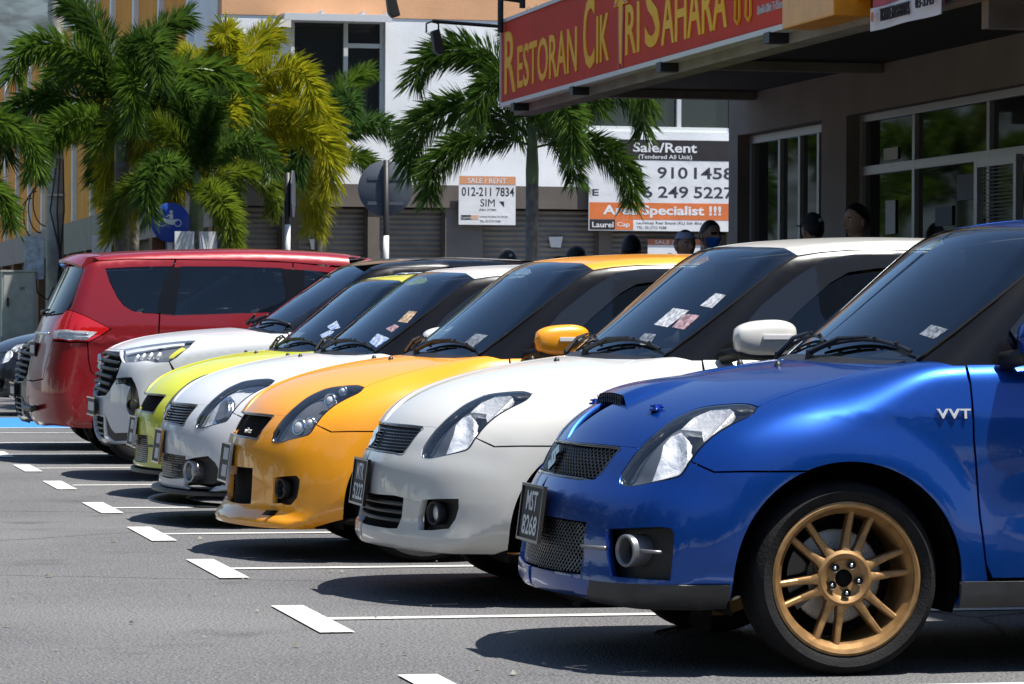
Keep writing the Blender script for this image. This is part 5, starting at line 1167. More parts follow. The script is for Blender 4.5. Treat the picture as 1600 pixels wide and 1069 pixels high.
M_FRAMEW = P('white_metal_trim', (.62, .62, .62), .45, metal=.2)
M_YBOX = P('yellow_box_acrylic', (.72, .30, .015), .35, noise=.1)
M_VINYLW = P('banner_vinyl_white', (.70, .71, .73), .5, noise=.08, nscale=3, bump=.6, bscale=5)
M_VINYLB = P('banner_vinyl_black', (.022, .018, .020), .45, bump=.6, bscale=5)
M_VINYLO = P('banner_vinyl_orange', (.66, .17, .045), .5, noise=.08, nscale=3, bump=.6, bscale=5)
M_VINYLP = P('banner_vinyl_pink', (.50, .10, .16), .5, noise=.3, nscale=4)
M_INK = P('black_ink', (.015, .015, .017), .6)
M_INKB = P('blue_black_ink', (.03, .035, .05), .6)
M_POLE = P('concrete_pole', (.36, .35, .33), .9, noise=.2, nscale=5, bump=.3, bscale=50)
M_CABLE = P('black_cable', (.012, .012, .012), .6)
M_BOXGREY = P('grey_powder_coat', (.42, .43, .40), .55, noise=.12, nscale=6)
M_SIGNBACK = P('sign_back_grey', (.055, .065, .085), .55, noise=.15, nscale=6)
M_POSTBLK = P('post_black_paint', (.012, .012, .012), .5)
M_POSTWHT = P('post_white_paint', (.68, .68, .66), .5, noise=.1)
M_SIGNBLUE = P('blue_sign_sheet', (.008, .05, .36), .4, noise=.1)
M_GRASS = P('grass', (.05, .085, .02), .9, noise=.5, nscale=40, bump=1., bscale=60)
M_WINFRAME = P('painted_window_frame', (.55, .58, .58), .5)
M_WINDARK = P('upper_window_glass', (.012, .016, .017), .05, spec=.6)
MATS.setdefault('paper', P('white_paper', (.66, .67, .68), .7))
def txtX(s, y0, y1, zc, h, X, mat, parent, name='lettering', ext=.004, bold=.0, shear=0):
    """lettering on a plane that faces -x, from y0 (left) down to y1 (right), cap height h"""
    o = letters(s, 1, mat, parent, name, ext=ext, bold=bold, shear=shear)
    b = np.array([v.co[:] for v in o.data.vertices]); lo, hi = b.min(0), b.max(0)
    sx = (y0 - y1) / (hi[0] - lo[0]); sz = h / (hi[1] - lo[1])
    for v in o.data.vertices: v.co = ((v.co[0] - (lo[0] + hi[0]) / 2) * sx, (v.co[1] - (lo[1] + hi[1]) / 2) * sz, v.co[2])
    o.scale = (1, 1, 1); o.rotation_euler = (math.pi / 2, 0, -math.pi / 2); o.location = (X, (y0 + y1) / 2, zc); return o
def txtY(s, x0, x1, zc, h, Y, mat, parent, name='lettering', ext=.0004, bold=.0):
    o = txtX(s, x1, x0, zc, h, 0, mat, parent, name, ext, bold); o.rotation_euler = (math.pi / 2, 0, 0); o.location = ((x0 + x1) / 2, Y, zc); return o
def bx(name, a, b, mat, parent=None, bevel=0): return MB().box(a, b).obj(name, mat, parent, bevel=bevel)

# walkway in front of the shops, verge far left
o = bx('walkway', (6.85, 6, -.05), (8.6, 28.4, .18), M_SLAB, bevel=.01); o['kind'] = 'structure'
o = bx('walkway', (5.6, 44.2, -.05), (18, 46.3, .16), M_SLAB, bevel=.01); o['kind'] = 'structure'
o = bx('kerb', (6.70, 6, -.05), (6.846, 28.4, .15), M_KERB, bevel=.012); o['kind'] = 'structure'
o = bx('verge', (-8, 55.2, -.05), (5.6, 75, .62), M_GRASS, bevel=.05); o['kind'] = 'structure'
o = bx('kerb', (-8, 54.9, -.05), (5.6, 55.18, .66), M_KERB, bevel=.02); o['kind'] = 'structure'
sheet('blue_bay', [(2.2, 34.75), (7, 34.75), (7, 38.2), (2.2, 38.2)], .0035, M_BLUELINE)
for y in (30.6, 33.2): sheet('stall_line_marking', [(2.104, y - .045), (6.7, y - .045), (6.7, y + .045), (2.104, y + .045)], .004, M_LINE); sheet('stall_head_marking', [(1.975, y - .57), (2.10, y - .57), (2.10, y + .58), (1.975, y + .58)], .006, M_LINE)
sheet('stall_line_marking', [(2.204, 34.60), (6.7, 34.60), (6.7, 34.71), (2.204, 34.71)], .0045, M_LINE)

# ------------------------------------------------------------------ restaurant block on the right
sb = thing('restaurant_building', 'taupe shop building with dark canopy and glazed front on the right', 'building', (8.2, 18, 0))
def S_(name, a, b, mat, parent=None, bevel=0):
    o = bx(name, (a[0] - 8.2, a[1] - 18, a[2]), (b[0] - 8.2, b[1] - 18, b[2]), mat, parent or sb, bevel); return o
S_('bulkhead', (8.2, 6, 2.665), (8.5, 28.33, 3.0), M_SHOPWALL)
S_('pillar', (8.2, 28.06, .181), (8.5, 28.33, 2.664), M_SHOPWALL); S_('pillar', (8.2, 25.12, .181), (8.5, 25.74, 2.664), M_SHOPWALL); S_('pillar', (8.2, 18.4, .181), (8.5, 19.1, 2.664), M_SHOPWALL)
S_('end_wall', (8.51, 28.05, .181), (16, 28.33, 7.5), M_SHOPWALL)
S_('wall_below_sill', (8.215, 6, .181), (8.5, 18.39, .9), M_SHOPWALL)
def glazed(y1, y0, z1, mull, trans, door=False):
    """frame with mullions at given y, transom heights"""
    f = S_('window_frame', (8.30, y0, z1 - .07), (8.38, y1, z1), M_ALU, bevel=.006)
    for y in [y0 + .03, y1 - .03] + list(mull): MB().box((.10, y - 18 - .028, .185), (.17, y - 18 + .028, z1 - .072)).obj('mullion', M_ALU, f, bevel=.005)
    for z in trans: MB().box((.102, y0 - 18 + .06, z - .035), (.168, y1 - 18 - .06, z + .035)).obj('transom', M_ALU, f, bevel=.005)
    ys = sorted([y0 + .03, y1 - .03] + list(mull)); zs = [.19] + list(trans) + [z1 - .07]
    for a, b in zip(ys[:-1], ys[1:]):
        for c, d in zip(zs[:-1], zs[1:]): S_('pane', (8.335, a, c), (8.341, b, d), M_SHOPGLASS)
    return f
glazed(28.05, 25.745, 2.66, (27.2, 26.65, 26.15), ())
glazed(25.11, 19.11, 2.68, (23.87, 22.33, 20.7), (2.24,))
glazed(18.39, 10, 2.68, (16.5, 14.5, 12.5), (2.24,))
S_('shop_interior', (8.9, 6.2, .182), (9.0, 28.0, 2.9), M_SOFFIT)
# security grille door ajar
g = MB()
for z in np.arange(.3, 2.15, .05): g.tube([(-.05, 3.35, z), (-.05, 4.05, z)], .006, 4); g.tube([(-.05, 3.35, z + .025), (-.05, 4.05, z + .025)], .004, 4)
gd = obj('security_grille', g.mesh(), M_ALU, sb); gd['kind'] = 'stuff'
S_('grille_frame', (8.12, 22.05, .2), (8.17, 22.11, 2.2), M_ALU); S_('grille_frame', (8.12, 21.32, .2), (8.17, 21.37, 2.2), M_ALU); S_('grille_frame', (8.121, 21.371, 2.14), (8.169, 22.049, 2.2), M_ALU)
# pale sheets on the glass standing in for reflections of the white building
for (ya, yb, za, zb, m) in ((24.6, 24.28, 2.30, 2.39, 'paper'), (24.55, 24.33, 1.75, 2.0, 'paper'), (23.0, 22.6, 1.95, 2.13, 'grey_reflection'), (23.45, 23.1, 1.78, 1.92, 'grey_reflection')):
    if m not in MATS: MATS[m] = P(m, (.17, .19, .24), .7)
    MB().box((8.322 - 8.2, yb - 18, za), (8.326 - 8.2, ya - 18, zb)).obj('notice', MATS[m], sb)
# canopy: fascia beam, soffit, cross beams, upper storey
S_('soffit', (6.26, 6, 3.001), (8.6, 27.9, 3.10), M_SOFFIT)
S_('fascia_beam', (6.115, 6, 2.76), (6.28, 27.40, 3.53), M_BEAM, bevel=.01)
S_('fascia_underside', (6.281, 6, 2.86), (6.45, 27.4, 2.95), M_BEAM)
for y in (27.56, 24.3): S_('cross_beam', (6.46, y - .06, 2.93), (8.19, y + .06, 2.999), M_BEAM, bevel=.008)
S_('cross_beam', (6.282, 16.9, 2.62), (8.19, 17.0, 3.0), M_BEAM)
S_('upper_wall', (6.55, 6, 3.56), (8.6, 27.9, 7.5), M_WALLW)
for y in (26.9, 24.2, 21.5):
    f = S_('upper_window', (6.50, y - 1.0, 3.62), (6.548, y + .3, 5.3), M_WINFRAME); MB().box((6.486 - 8.2, y - 18 - .95, 3.68), (6.498 - 8.2, y - 18 + .25, 5.25)).obj('pane', M_WINDARK, f)
# sign brackets under the sign
for y in (26.9, 24.9, 22.4, 19.9): S_('sign_bracket', (5.99, y - .06, 2.765), (6.114, y + .06, 2.83), M_POSTBLK)

sg = thing('restaurant_sign', 'long red signboard with yellow letters along the canopy edge', 'sign', (6.055, 23.3, 3.17))
sbx = bx('sign_panel', (-.04, -4.0, -.31), (.055, 4.09, .33), M_SIGNRED, sg)
for a, b in (((-.055, -4.0, -.345), (.05, 4.10, -.312)), ((-.055, -4.0, .332), (.05, 4.10, .36)), ((-.055, 4.092, -.311), (.05, 4.115, .331))): bx('sign_trim', a, b, M_FRAMEW, sg)
for s, a, b, z, h in (('R', 27.27, 26.86, 3.17, .50), ('ESTORAN', 26.80, 24.80, 3.105, .34), ('C', 24.60, 24.26, 3.19, .52), ('IK', 24.20, 23.83, 3.12, .34), ('RI', 23.36, 22.98, 3.12, .35), ('S', 22.83, 22.44, 3.20, .50), ('AHARA', 22.40, 20.82, 3.12, .36)):
    txtX(s, a - 23.3, b - 23.3, z - 3.17, h, -.043, M_SIGNYEL, sg, bold=.012)
# the T is drawn as a fork between two scrolls
b = MB(); b.prism([(-.03, -.27), (.03, -.27), (.055, .14), (-.055, .14)], ((-.043, 23.49 - 23.3, 0), (0, -1, 0), (0, 0, 1)), (-.006, 0, 0)); b.prism([(-.2, .14), (.2, .14), (.16, .2), (-.16, .2)], ((-.043, 23.49 - 23.3, 0), (0, -1, 0), (0, 0, 1)), (-.006, 0, 0)); b.obj('fork_letter', M_SIGNYEL, sg)
b = MB()
for s in (-1, 1):
    b.tube([(-.046, .19 + s * .045, -.30), (-.046, .19 + s * .05, -.05), (-.046, .19 + s * .07, .12)], .007, 5)
    b.tube([(-.046, .19 + s * (.13 + .06 * math.cos(t)), .20 + .05 * math.sin(t)) for t in np.linspace(0, 5.5, 14)], .009, 5)
b.obj('scroll_outline', M_SIGNPINK, sg)
for k in range(2):
    y = 20.60 - 23.3 - k * .24; MB().tube([(-.046, y, .24), (-.046, y + .02, .0), (-.046, y + .03, -.20), (-.046, y - .03, -.235), (-.046, y - .07, -.2), (-.046, y - .06, 0), (-.046, y - .05, .24)], .010, 5).obj('drawn_outline', M_SIGNYEL, sg)
MB().tube([(-.046, 20.16 - 23.3, -.05), (-.046, 19.75 - 23.3, -.05), (-.046, 19.7 - 23.3, .05)], .008, 5).obj('drawn_outline', M_SIGNYEL, sg)
txtX('Bakar', 19.98 - 23.3, 19.42 - 23.3, .075, .22, -.043, M_SIGNYEL, sg, shear=.2)
txtX('Dimiliki Oleh: Tri Sahara Sdn. Bhd. (12', 20.15 - 23.3, 19.32 - 23.3, -.195, .07, -.043, M_FRAMEW, sg)
ye = thing('light_box_sign', 'plain yellow box sign at the right end of the red signboard', 'sign', (6.04, 18.7, 2.98)); bx('sign_box', (-.16, -.45, -.19), (.06, .52, .42), M_YBOX, ye, .01); bx('sign_trim', (-.02, -1.5, -.10), (.06, -.46, .42), M_SIGNYEL, ye)
pb = thing('hanging_banner', 'pink and white property banner hanging on the canopy', 'banner', (6.07, 17.5, 2.95))
def wavy(name, y0, y1, z0, z1, X, mat, parent, amp=.02, skew=0):
    V = []; Fc = []; n = 16
    for i in range(n + 1):
        t = i / n; y = y0 + (y1 - y0) * t; x = X + amp * math.sin(t * 9) * .5
        V += [(x, y, z0 + skew * t), (x, y, z1 + skew * t), (x + .006, y, z1 + skew * t), (x + .006, y, z0 + skew * t)]
    for i in range(n): Fc += [(4 * i + k, 4 * i + (k + 1) % 4, 4 * i + 4 + (k + 1) % 4, 4 * i + 4 + k) for k in range(4)]
    Fc += [(0, 1, 2, 3), (4 * n + 3, 4 * n + 2, 4 * n + 1, 4 * n)]
    return MB().add(V, Fc).obj(name, mat, parent, 'auto')
wavy('banner_cloth', .58, -.55, -.22, .6, -.02, M_VINYLP, pb); wavy('banner_strip', .58, -.55, -.26, -.135, -.034, M_VINYLW, pb, .02)
txtX('TONNE PROPERTIES', .36, -.12, -.19, .07, -.052, M_INK, pb); txtX('03-3345', -.22, -.50, -.175, .06, -.052, M_INK, pb); txtX('224', .44, -.05, .0, .16, -.05, M_VINYLW, pb, bold=.02)
MB().lathe([(0, 0), (.03, -.004)], 10, 'x', (-.052, .48, -.19)).obj('logo_mark', M_VINYLO, pb)
# spot lamps on arms
for (x, y, z, xl, zl, lab) in ((6.0, 27.30, 3.47, 5.42, 3.50, 'black spotlight on a thin arm at the left end of the red sign'), (6.0, 26.5, 3.60, 4.90, 3.72, 'black spotlight hanging above the white wall window')):
    sl = thing('spotlight', lab, 'lamp', (x, y, z), 'spotlights on arms over the red sign')
    MB().tube([(0, 0, 0), (xl - x, 0, zl - z)], .016, 6).tube([(-.02, 0, -.05), (-.02, 0, .5)], .025, 6).obj('arm', M_POSTBLK, sl)
    q = MB(); q.tube([(xl - x - .05, 0, zl - z - .09), (xl - x - .05, 0, zl - z - .02), (xl - x, 0, zl - z), (xl - x + .05, 0, zl - z - .02), (xl - x + .05, 0, zl - z - .09)], .008, 5); q.obj('bracket', M_POSTBLK, sl)
    h = MB().prism([(-.035, 0), (.03, 0), (.02, -.20), (-.04, -.20), (-.06, -.16)], ((xl - x + .02, -.05, zl - z - .07), (.95, 0, .3), (-.3, 0, .95)), (0, .10, 0)); h.obj('lamp_head', M_POSTBLK, sl, bevel=.01)

# ------------------------------------------------------------------ white building across the side street
wb = thing('shuttered_shop_building', 'white upper wall over brown band and closed grey shutters in the background', 'building', (6.26, 46, 0))
def W_(name, a, b, mat, parent=None, bevel=0): return bx(name, (a[0] - 6.26, a[1] - 46, a[2]), (b[0] - 6.26, b[1] - 46, b[2]), mat, parent or wb, bevel)
W_('brown_band', (6.26, 46.0, 2.62), (20, 46.4, 2.925), M_BROWN)
# upper wall around the windows
for a, b in (((6.26, 46.02, 2.926), (7.2, 46.4, 5.17)), ((8.49, 46.02, 2.926), (10.7, 46.4, 5.17)), ((7.2, 46.021, 2.926), (8.49, 46.4, 3.58)), ((10.7, 46.021, 2.926), (20, 46.4, 3.70)), ((13.4, 46.02, 3.701), (20, 46.4, 5.17))): W_('upper_wall', a, b, M_WALLW)
W_('peach_wall', (6.26, 46.01, 5.175), (20, 46.4, 8.5), M_WALLPEACH)
W_('building_core', (6.40, 46.45, 0), (20, 60, 8.4), M_BROWN)
f = W_('upper_window', (7.2, 46.18, 3.581), (8.489, 46.2, 5.169), M_WINDARK)
for a, b in (((7.2, 46.10, 3.581), (8.489, 46.17, 3.65)), ((7.2, 46.10, 5.10), (8.489, 46.17, 5.169)), ((7.2, 46.10, 3.651), (7.26, 46.17, 5.099)), ((8.43, 46.10, 3.651), (8.489, 46.17, 5.099)), ((7.93, 46.10, 3.651), (7.99, 46.17, 5.099)), ((7.991, 46.10, 4.77), (8.429, 46.17, 4.83))): W_('window_bar', a, b, M_WINFRAME, f, .004)
f2 = W_('upper_window', (10.7, 46.18, 3.70), (13.4, 46.2, 5.169), M_WINDARK)
for a, b in (((10.7, 46.08, 3.70), (13.4, 46.17, 3.77)), ((11.3, 46.10, 3.771), (11.36, 46.17, 5.1)), ((12.6, 46.10, 3.771), (12.66, 46.17, 5.1))): W_('window_bar', a, b, M_WINFRAME, f2, .004)
sh = W_('sunshade', (7.0, 45.35, 5.12), (8.45, 45.99, 5.155), M_FRAMEW)
for x in (7.5, 8.05, 8.38): W_('sunshade_rib', (x, 45.36, 5.156), (x + .04, 45.985, 5.20), M_FRAMEW, sh)
W_('sunshade_lip', (7.0, 45.32, 5.06), (8.45, 45.348, 5.15), M_FRAMEW, sh)
def shutter(x0, x1):
    V = []; n = 0; pitch = .072; zs = np.arange(.17, 2.60, pitch / 4)
    prof = [0, .022, .03, .022]
    for i, z in enumerate(zs):
        y = 46.22 - prof[i % 4]; V += [(x0 - 6.26, y - 46, z), (x1 - 6.26, y - 46, z)]
    return obj('roller_shutter', mesh(V, [(2 * i, 2 * i + 1, 2 * i + 3, 2 * i + 2) for i in range(len(zs) - 1)]), M_SHUT, wb)
def edges(L):
    for x0, x1 in L:
        s = shutter(x0, x1)
        for x in (x0 - .03, x1 - .03): W_('shutter_guide', (x, 46.13, .17), (x + .06, 46.19, 2.60), M_BROWN)
BAYS = [(6.50, 7.09), (7.30, 8.26), (8.42, 9.33), (9.85, 11.48), (11.66, 13.3), (13.6, 15.4), (15.6, 17.5)]
edges(BAYS)
xs = [6.26] + [v for b in BAYS for v in b] + [20]
for a, b in zip(xs[0::2], xs[1::2]): W_('pillar', (a, 46.03, .16), (b, 46.4, 2.619), M_BROWN if b - a < .4 else P('grey_pillar%d' % int(a * 10), (.17, .16, .155), .85, noise=.15, nscale=2, bump=.2))
# wing of the block running away along the side
for k in range(9):
    y0 = 46.45 + k * 7.0
    sw = None
    W_('arcade_fascia', (6.20, y0, 2.35), (6.39, y0 + 6.98, 2.95), M_SHOPWALL)
    for q in range(2):
        ys = y0 + q * 3.5
        W_('arcade_pillar', (6.20, ys, .1), (6.385, ys + .4, 2.349), P('umber_pillar', (.16, .075, .035), .8) if 'umber_pillar' not in MATS else MATS['umber_pillar'])
        W_('bay_wall', (6.262, ys, 2.951), (6.39, ys + 2.5, 6.8), M_WALLORANGE if k > 0 or q else M_WALLW)
        W_('bay_pier', (6.18, ys + 2.502, 2.951), (6.39, ys + 2.75, 6.8), M_WALLW)
        W_('bay_wall', (6.262, ys + 2.752, 2.951), (6.39, ys + 3.498, 6.8), M_WALLORANGE)
W_('arcade_core', (6.395, 60.02, 0), (14, 110, 6.75), M_BROWN)
# banners on the white building
bn = thing('for_sale_banner', 'large white, black and orange property banner with phone numbers', 'banner', (11.3, 45.9, 2.33))
def wavyY(name, x0, x1, z0, z1, Y, mat, parent, amp=.02):
    V = []; Fc = []; n = 20
    for i in range(n + 1):
        t = i / n; x = x0 + (x1 - x0) * t; y = Y + amp * (math.sin(t * 11) * .4 + math.sin(t * 4.3) * .6)
        V += [(x, y, z0), (x, y, z1), (x, y + .006, z1), (x, y + .006, z0)]
    for i in range(n): Fc += [(4 * i + k, 4 * i + (k + 1) % 4, 4 * i + 4 + (k + 1) % 4, 4 * i + 4 + k) for k in range(4)]
    Fc += [(0, 1, 2, 3), (4 * n + 3, 4 * n + 2, 4 * n + 1, 4 * n)]
    return MB().add(V, Fc).obj(name, mat, parent, 'auto')
k = 1.26 / 143.  # metres per photo row on this wall
wavyY('banner_cloth', 0, 2.2, 0, 1.26, 0, M_VINYLW, bn, 0)
wavyY('black_strip', .42, 2.12, .97, 1.25, -.002, M_VINYLB, bn, 0); wavyY('orange_strip', .01, 2.2, .155, .385, -.002, M_VINYLO, bn, 0)
wavyY('black_box', .012, .37, .012, .150, -.002, M_VINYLB, bn, 0); wavyY('orange_box', .372, .63, .012, .150, -.002, M_VINYLO, bn, 0)
txtY('Sale/Rent', .62, 1.53, 1.145, .135, -.0032, M_VINYLW, bn, bold=.02); txtY('(Tendered All Unit)', .70, 1.46, 1.01, .075, -.0032, M_VINYLW, bn, bold=.01)
txtY('h', .30, .37, .80, .12, -.0010, M_INKB, bn, bold=.02)
for z, row in ((.80, (('012', .44, .76), ('910', .97, 1.40), ('1458', 1.49, 2.06))), (.535, (('016', .44, .90), ('249', .98, 1.41), ('5227', 1.49, 2.06)))):
    for s, a, b in row: txtY(s, a, b, z, .16, -.0010, M_INKB, bn, bold=.015)
txtY('E', .05, .14, .52, .09, -.0010, M_INKB, bn, bold=.02)
txtY('Area Specialist !!!', .20, 1.88, .265, .17, -.0032, M_VINYLW, bn, bold=.03)
txtY('Laurel', .05, .35, .080, .075, -.0032, M_VINYLW, bn, bold=.015); txtY('Cap', .40, .58, .078, .08, -.0032, M_VINYLW, bn, bold=.015)
txtY('Laurelcap Real Estate (KL) Sdn Bhd', .68, 1.60, .105, .045, -.0010, M_INK, bn); txtY('TEL: 03-2732 9288', .68, 1.10, .045, .035, -.0010, M_INK, bn)
b2 = thing('for_sale_banner', 'small white property banner with orange top on the shutter pillar', 'banner', (9.49, 45.92, 2.39))
wavyY('banner_cloth', 0, .79, 0, .66, 0, M_VINYLW, b2, 0); wavyY('orange_strip', .01, .79, .55, .66, -.002, P('faded_orange_vinyl', (.62, .28, .14), .6), b2, 0)
txtY('SALE / RENT', .12, .66, .60, .07, -.0032, M_VINYLW, b2, bold=.01); txtY('012-211 7834', .04, .77, .45, .12, -.0010, M_INK, b2, bold=.012); txtY('SIM', .30, .50, .30, .10, -.0010, M_INK, b2); txtY('(REN 27789)', .28, .52, .20, .035, -.0010, M_INK, b2)
bx('black_box', (.03, -.002, .07), (.17, -.0003, .13), M_VINYLB, b2); bx('orange_box', (.172, -.002, .07), (.275, -.0003, .13), P('pale_orange_vinyl', (.6, .38, .28), .6), b2); txtY('Laurel', .04, .165, .10, .035, -.0032, M_VINYLW, b2); txtY('Laurelcap Real Estate (KL) Sdn Bhd', .29, .68, .11, .03, -.0010, M_INK, b2); txtY('TEL: 03-2732 9288', .29, .58, .05, .028, -.0010, M_INK, b2)
MB().prism([(0, 0), (.07, 0), (.07, -.08)], ((.56, 0.0, .32), (1, 0, 0), (0, 0, 1)), (0, -.0012, 0)).obj('pennant_mark', M_INK, b2)
b3 = thing('for_sale_banner', 'small low property notice behind the man in the white cap', 'banner', (12.15, 45.95, 1.70)); wavyY('banner_cloth', 0, .75, 0, .52, 0, M_VINYLW, b3, 0); wavyY('orange_strip', 0, .75, .44, .52, -.002, P('rust_vinyl', (.40, .12, .06), .6), b3, 0); txtY('SALE / RENT', .1, .65, .48, .05, -.0032, M_VINYLW, b3); txtY('019', .25, .62, .26, .14, -.0010, M_INK, b3, bold=.015)
for x, z, lab in ((7.58, 2.11, 'small white notice on the shutter beside the thin post'), (10.90, 2.17, 'small white notice on the shutter right of the palm trunk')):
    pn_ = thing('paper_notice', lab, 'notice', (x, 46.16, z), 'paper notices on the shutters'); MB().prism([(-.1, .07), (.1, .075), (.07, -.075), (-.07, -.07)], ((0, 0, 0), (1, 0, 0), (0, 0, 1)), (0, -.004, 0)).obj('sheet', MATS['paper'], pn_)

# ------------------------------------------------------------------ posts, signs, boxes
def banded_post(parent, h, r=.04):
    z = 0; k = 0
    while z < h:
        z2 = min(h, z + .40); MB().lathe([(r, z), (r, z2)], 12, 'z').obj('post_band', M_POSTBLK if k % 2 else M_POSTWHT, parent, True); z = z2 + .001; k += 1
def disc(name, r, mat, parent, z, y0=-.012, y1=.0, n=48): return MB().lathe([(0, y0), (r - .004, y0), (r, y0 + .003), (r, y1), (0, y1)], n, 'y', (0, 0, z)).obj(name, mat, parent, 'auto')
rs = thing('round_traffic_sign', 'back of a round dark sign on a black and white post', 'sign', (7.58, 41, 0)); 
for z0, z1, m in ((0, .5, M_POSTBLK), (.501, .9, M_POSTWHT), (.901, 1.30, M_POSTBLK), (1.301, 1.83, M_POSTBLK), (1.831, 2.11, M_POSTWHT), (2.111, 3.02, M_POSTBLK)): MB().lathe([(.036, z0), (.036, z1), (0, z1)], 12, 'z').obj('post_band', m, rs, True)
disc('sign_plate', .335, M_SIGNBACK, rs, 2.68, .045, .055)
for z in (2.50, 2.80): bx('bracket', (-.22, .037, z - .02), (.22, .044, z + .02), M_SIGNBACK, rs)
oc = thing('edge_on_sign', 'octagonal sign seen edge-on with black and white post', 'sign', (6.38, 41, 0))
for z0, z1, m in ((0, .6, M_POSTBLK), (.601, 1.2, M_POSTWHT), (1.201, 1.92, M_POSTBLK), (1.921, 2.23, M_POSTWHT), (2.231, 2.85, M_POSTBLK)): MB().lathe([(.036, z0), (.036, z1), (0, z1)], 12, 'z').obj('post_band', m, oc, True)
p8 = [(.30 * math.cos(math.radians(22.5 + 45 * i)), .30 * math.sin(math.radians(22.5 + 45 * i))) for i in range(8)]
MB().prism(p8, ((.06, 0, 2.60), (.24, .97, 0), (0, 0, 1)), (.012, -.004, 0)).obj('sign_plate', M_SIGNBACK, oc)
for z in (2.45, 2.72): bx('bracket', (.03, -.03, z - .015), (.07, .03, z + .015), M_STEEL, oc)
ms = thing('motorcycle_sign', 'round blue sign with white motorcycle on a white post', 'sign', (4.97, 41, 0)); MB().lathe([(.03, 0), (.03, 2.3), (0, 2.3)], 12, 'z').obj('post', M_POSTWHT, ms, True); disc('sign_plate', .235, M_SIGNBLUE, ms, 2.24, -.05, -.038)
b = MB()
for x in (-.10, .085): b.tube([(x + .04 * math.cos(t), -.055, 2.235 + .04 * math.sin(t)) for t in np.linspace(0, 2 * math.pi, 20)], .006, 5)
for poly in ([(-.10, .03), (-.085, .04), (-.03, .0), (.03, -.01), (.06, .03), (.10, .05), (.07, .06), (.02, .05), (-.04, .06), (-.09, .075), (-.10, .065)], [(-.02, .06), (.03, .055), (.025, .12), (0, .125), (-.06, .09), (-.055, .078), (-.01, .098)]): b.prism([(x, z) for x, z in poly], ((0, -.052, 2.22), (1, 0, 0), (0, 0, 1)), (0, -.004, 0))
b.lathe([(0, -.004), (.02, -.002), (.02, .0)], 12, 'y', (.005, -.054, 2.365)); b.obj('pictogram', M_POSTWHT, ms)
# pole with cables and boxes
up = thing('utility_pole', 'grey concrete utility pole with looped black cables, far left', 'pole', (5.28, 60, .55))
MB().lathe([(.16, 0), (.13, 8)], 20, 'z').obj('pole', M_POLE, up, True)
rnd = random.Random(3)
for k in range(4):
    c = (-.12 - .08 * k, -.15, 2.55 - .12 * k); MB().tube([(c[0] - .22 * math.sin(t) - .05, c[1], c[2] + .42 * math.cos(t)) for t in np.linspace(0, math.pi, 14)], .012, 5).obj('cable', M_CABLE, up, True)
for k in range(3): MB().tube([(.02 + .05 * k, -.17, 3.3), (-.10 + .12 * k, -.18, 2.4), (.14 - .05 * k, -.17, 1.4 - .1 * k), (.1, -.17, .4)], .014, 5).obj('cable', M_CABLE, up, True)
bx('cable_clamp', (-.17, -.17, 2.65), (.17, -.13, 2.69), M_STEEL, up); bx('floodlight', (-.62, -.25, 3.55), (-.40, -.05, 3.75), M_POSTBLK, up, .02); MB().tube([(-.45, -.12, 3.72), (-.1, -.08, 3.85)], .02, 6).obj('floodlight_arm', M_POSTBLK, up)
jb = thing('junction_box', 'small grey metal box fixed beside the utility pole', 'box', (4.93, 59.7, 1.83)); bx('box_body', (-.14, -.12, 0), (.14, .1, .66), M_BOXGREY, jb, .012); bx('box_door', (-.12, -.128, .03), (.12, -.121, .63), M_BOXGREY, jb, .002); MB().tube([(0, -.05, 0), (.02, -.06, -.3), (.2, -.06, -.42), (.3, -.05, -.2)], .015, 6).obj('cable', M_CABLE, jb, True)
cb = thing('electrical_cabinet', 'tall grey electrical cabinet at the left edge', 'cabinet', (4.56, 58.6, .63)); bx('cabinet_body', (-.30, -.2, .15), (.26, .2, 1.24), M_BOXGREY, cb, .012); bx('cabinet_door', (-.27, -.208, .2), (.23, -.201, 1.2), M_BOXGREY, cb, .003); bx('plinth', (-.32, -.22, 0), (.28, .22, .149), M_KERB, cb); bx('handle', (-.22, -.235, .66), (-.19, -.209, .80), M_POSTBLK, cb)
for i in range(3): bx('vent', (.0 + .03 * i, -.212, .93), (.012 + .03 * i, -.2085, .99), M_POSTBLK, cb)
bx('cabinet_lid', (-.32, -.22, 1.241), (.28, .22, 1.27), M_BOXGREY, cb)
for i, (x, y) in enumerate(((5.7, 58.5), (5.95, 57.2))):
    q = thing('shop_poster', ('pale blue shop poster left of the utility pole', 'faded printed poster right of the utility pole')[i], 'poster', (x - .9 + i * .75, y, 1.75), 'posters by the far shops'); bx('board', (-.16, -.01, 0), (.16, .0, .72), MATS['paper'] if i else P('pale_blue_poster', (.42, .50, .58), .6, noise=.4, nscale=9), q); bx('post', (-.02, .001, -1.2), (.02, .03, .7), M_POSTBLK, q)
wbb = thing('tied_boards', 'white corrugated boards tied to the palm trunk', 'board', (5.25, 40.72, 1.86))
for a, b in ((-.26, -.03), (.03, .24)): bx('board', (a, -.02, 0), (b, -.01, .27), MATS['paper'], wbb)
# far side: hill and the shops across the aisle
hb = MB(); V = []; Fc = []; nx, ny = 60, 14; hr = random.Random(5)
for j in range(ny + 1):
    for i in range(nx + 1):
        x = -260 + i * 9; y = 420 + j * 16; t = j / ny
        V.append((x, y, (46 + 14 * math.sin(i * .23) + 9 * math.sin(i * .61 + 1)) * math.sin(t * math.pi) ** .7 + hr.uniform(-2.5, 2.5) * (0 < j < ny)))
for j in range(ny):
    for i in range(nx): a = j * (nx + 1) + i; Fc.append((a, a + 1, a + nx + 2, a + nx + 1))
M_HILL = P('wooded_hill', (.04, .055, .06), .95, noise=.7, nscale=.25, det=8, bump=1, bscale=1.5)
h = obj('hill', mesh(V, Fc), M_HILL); h['kind'] = 'structure'

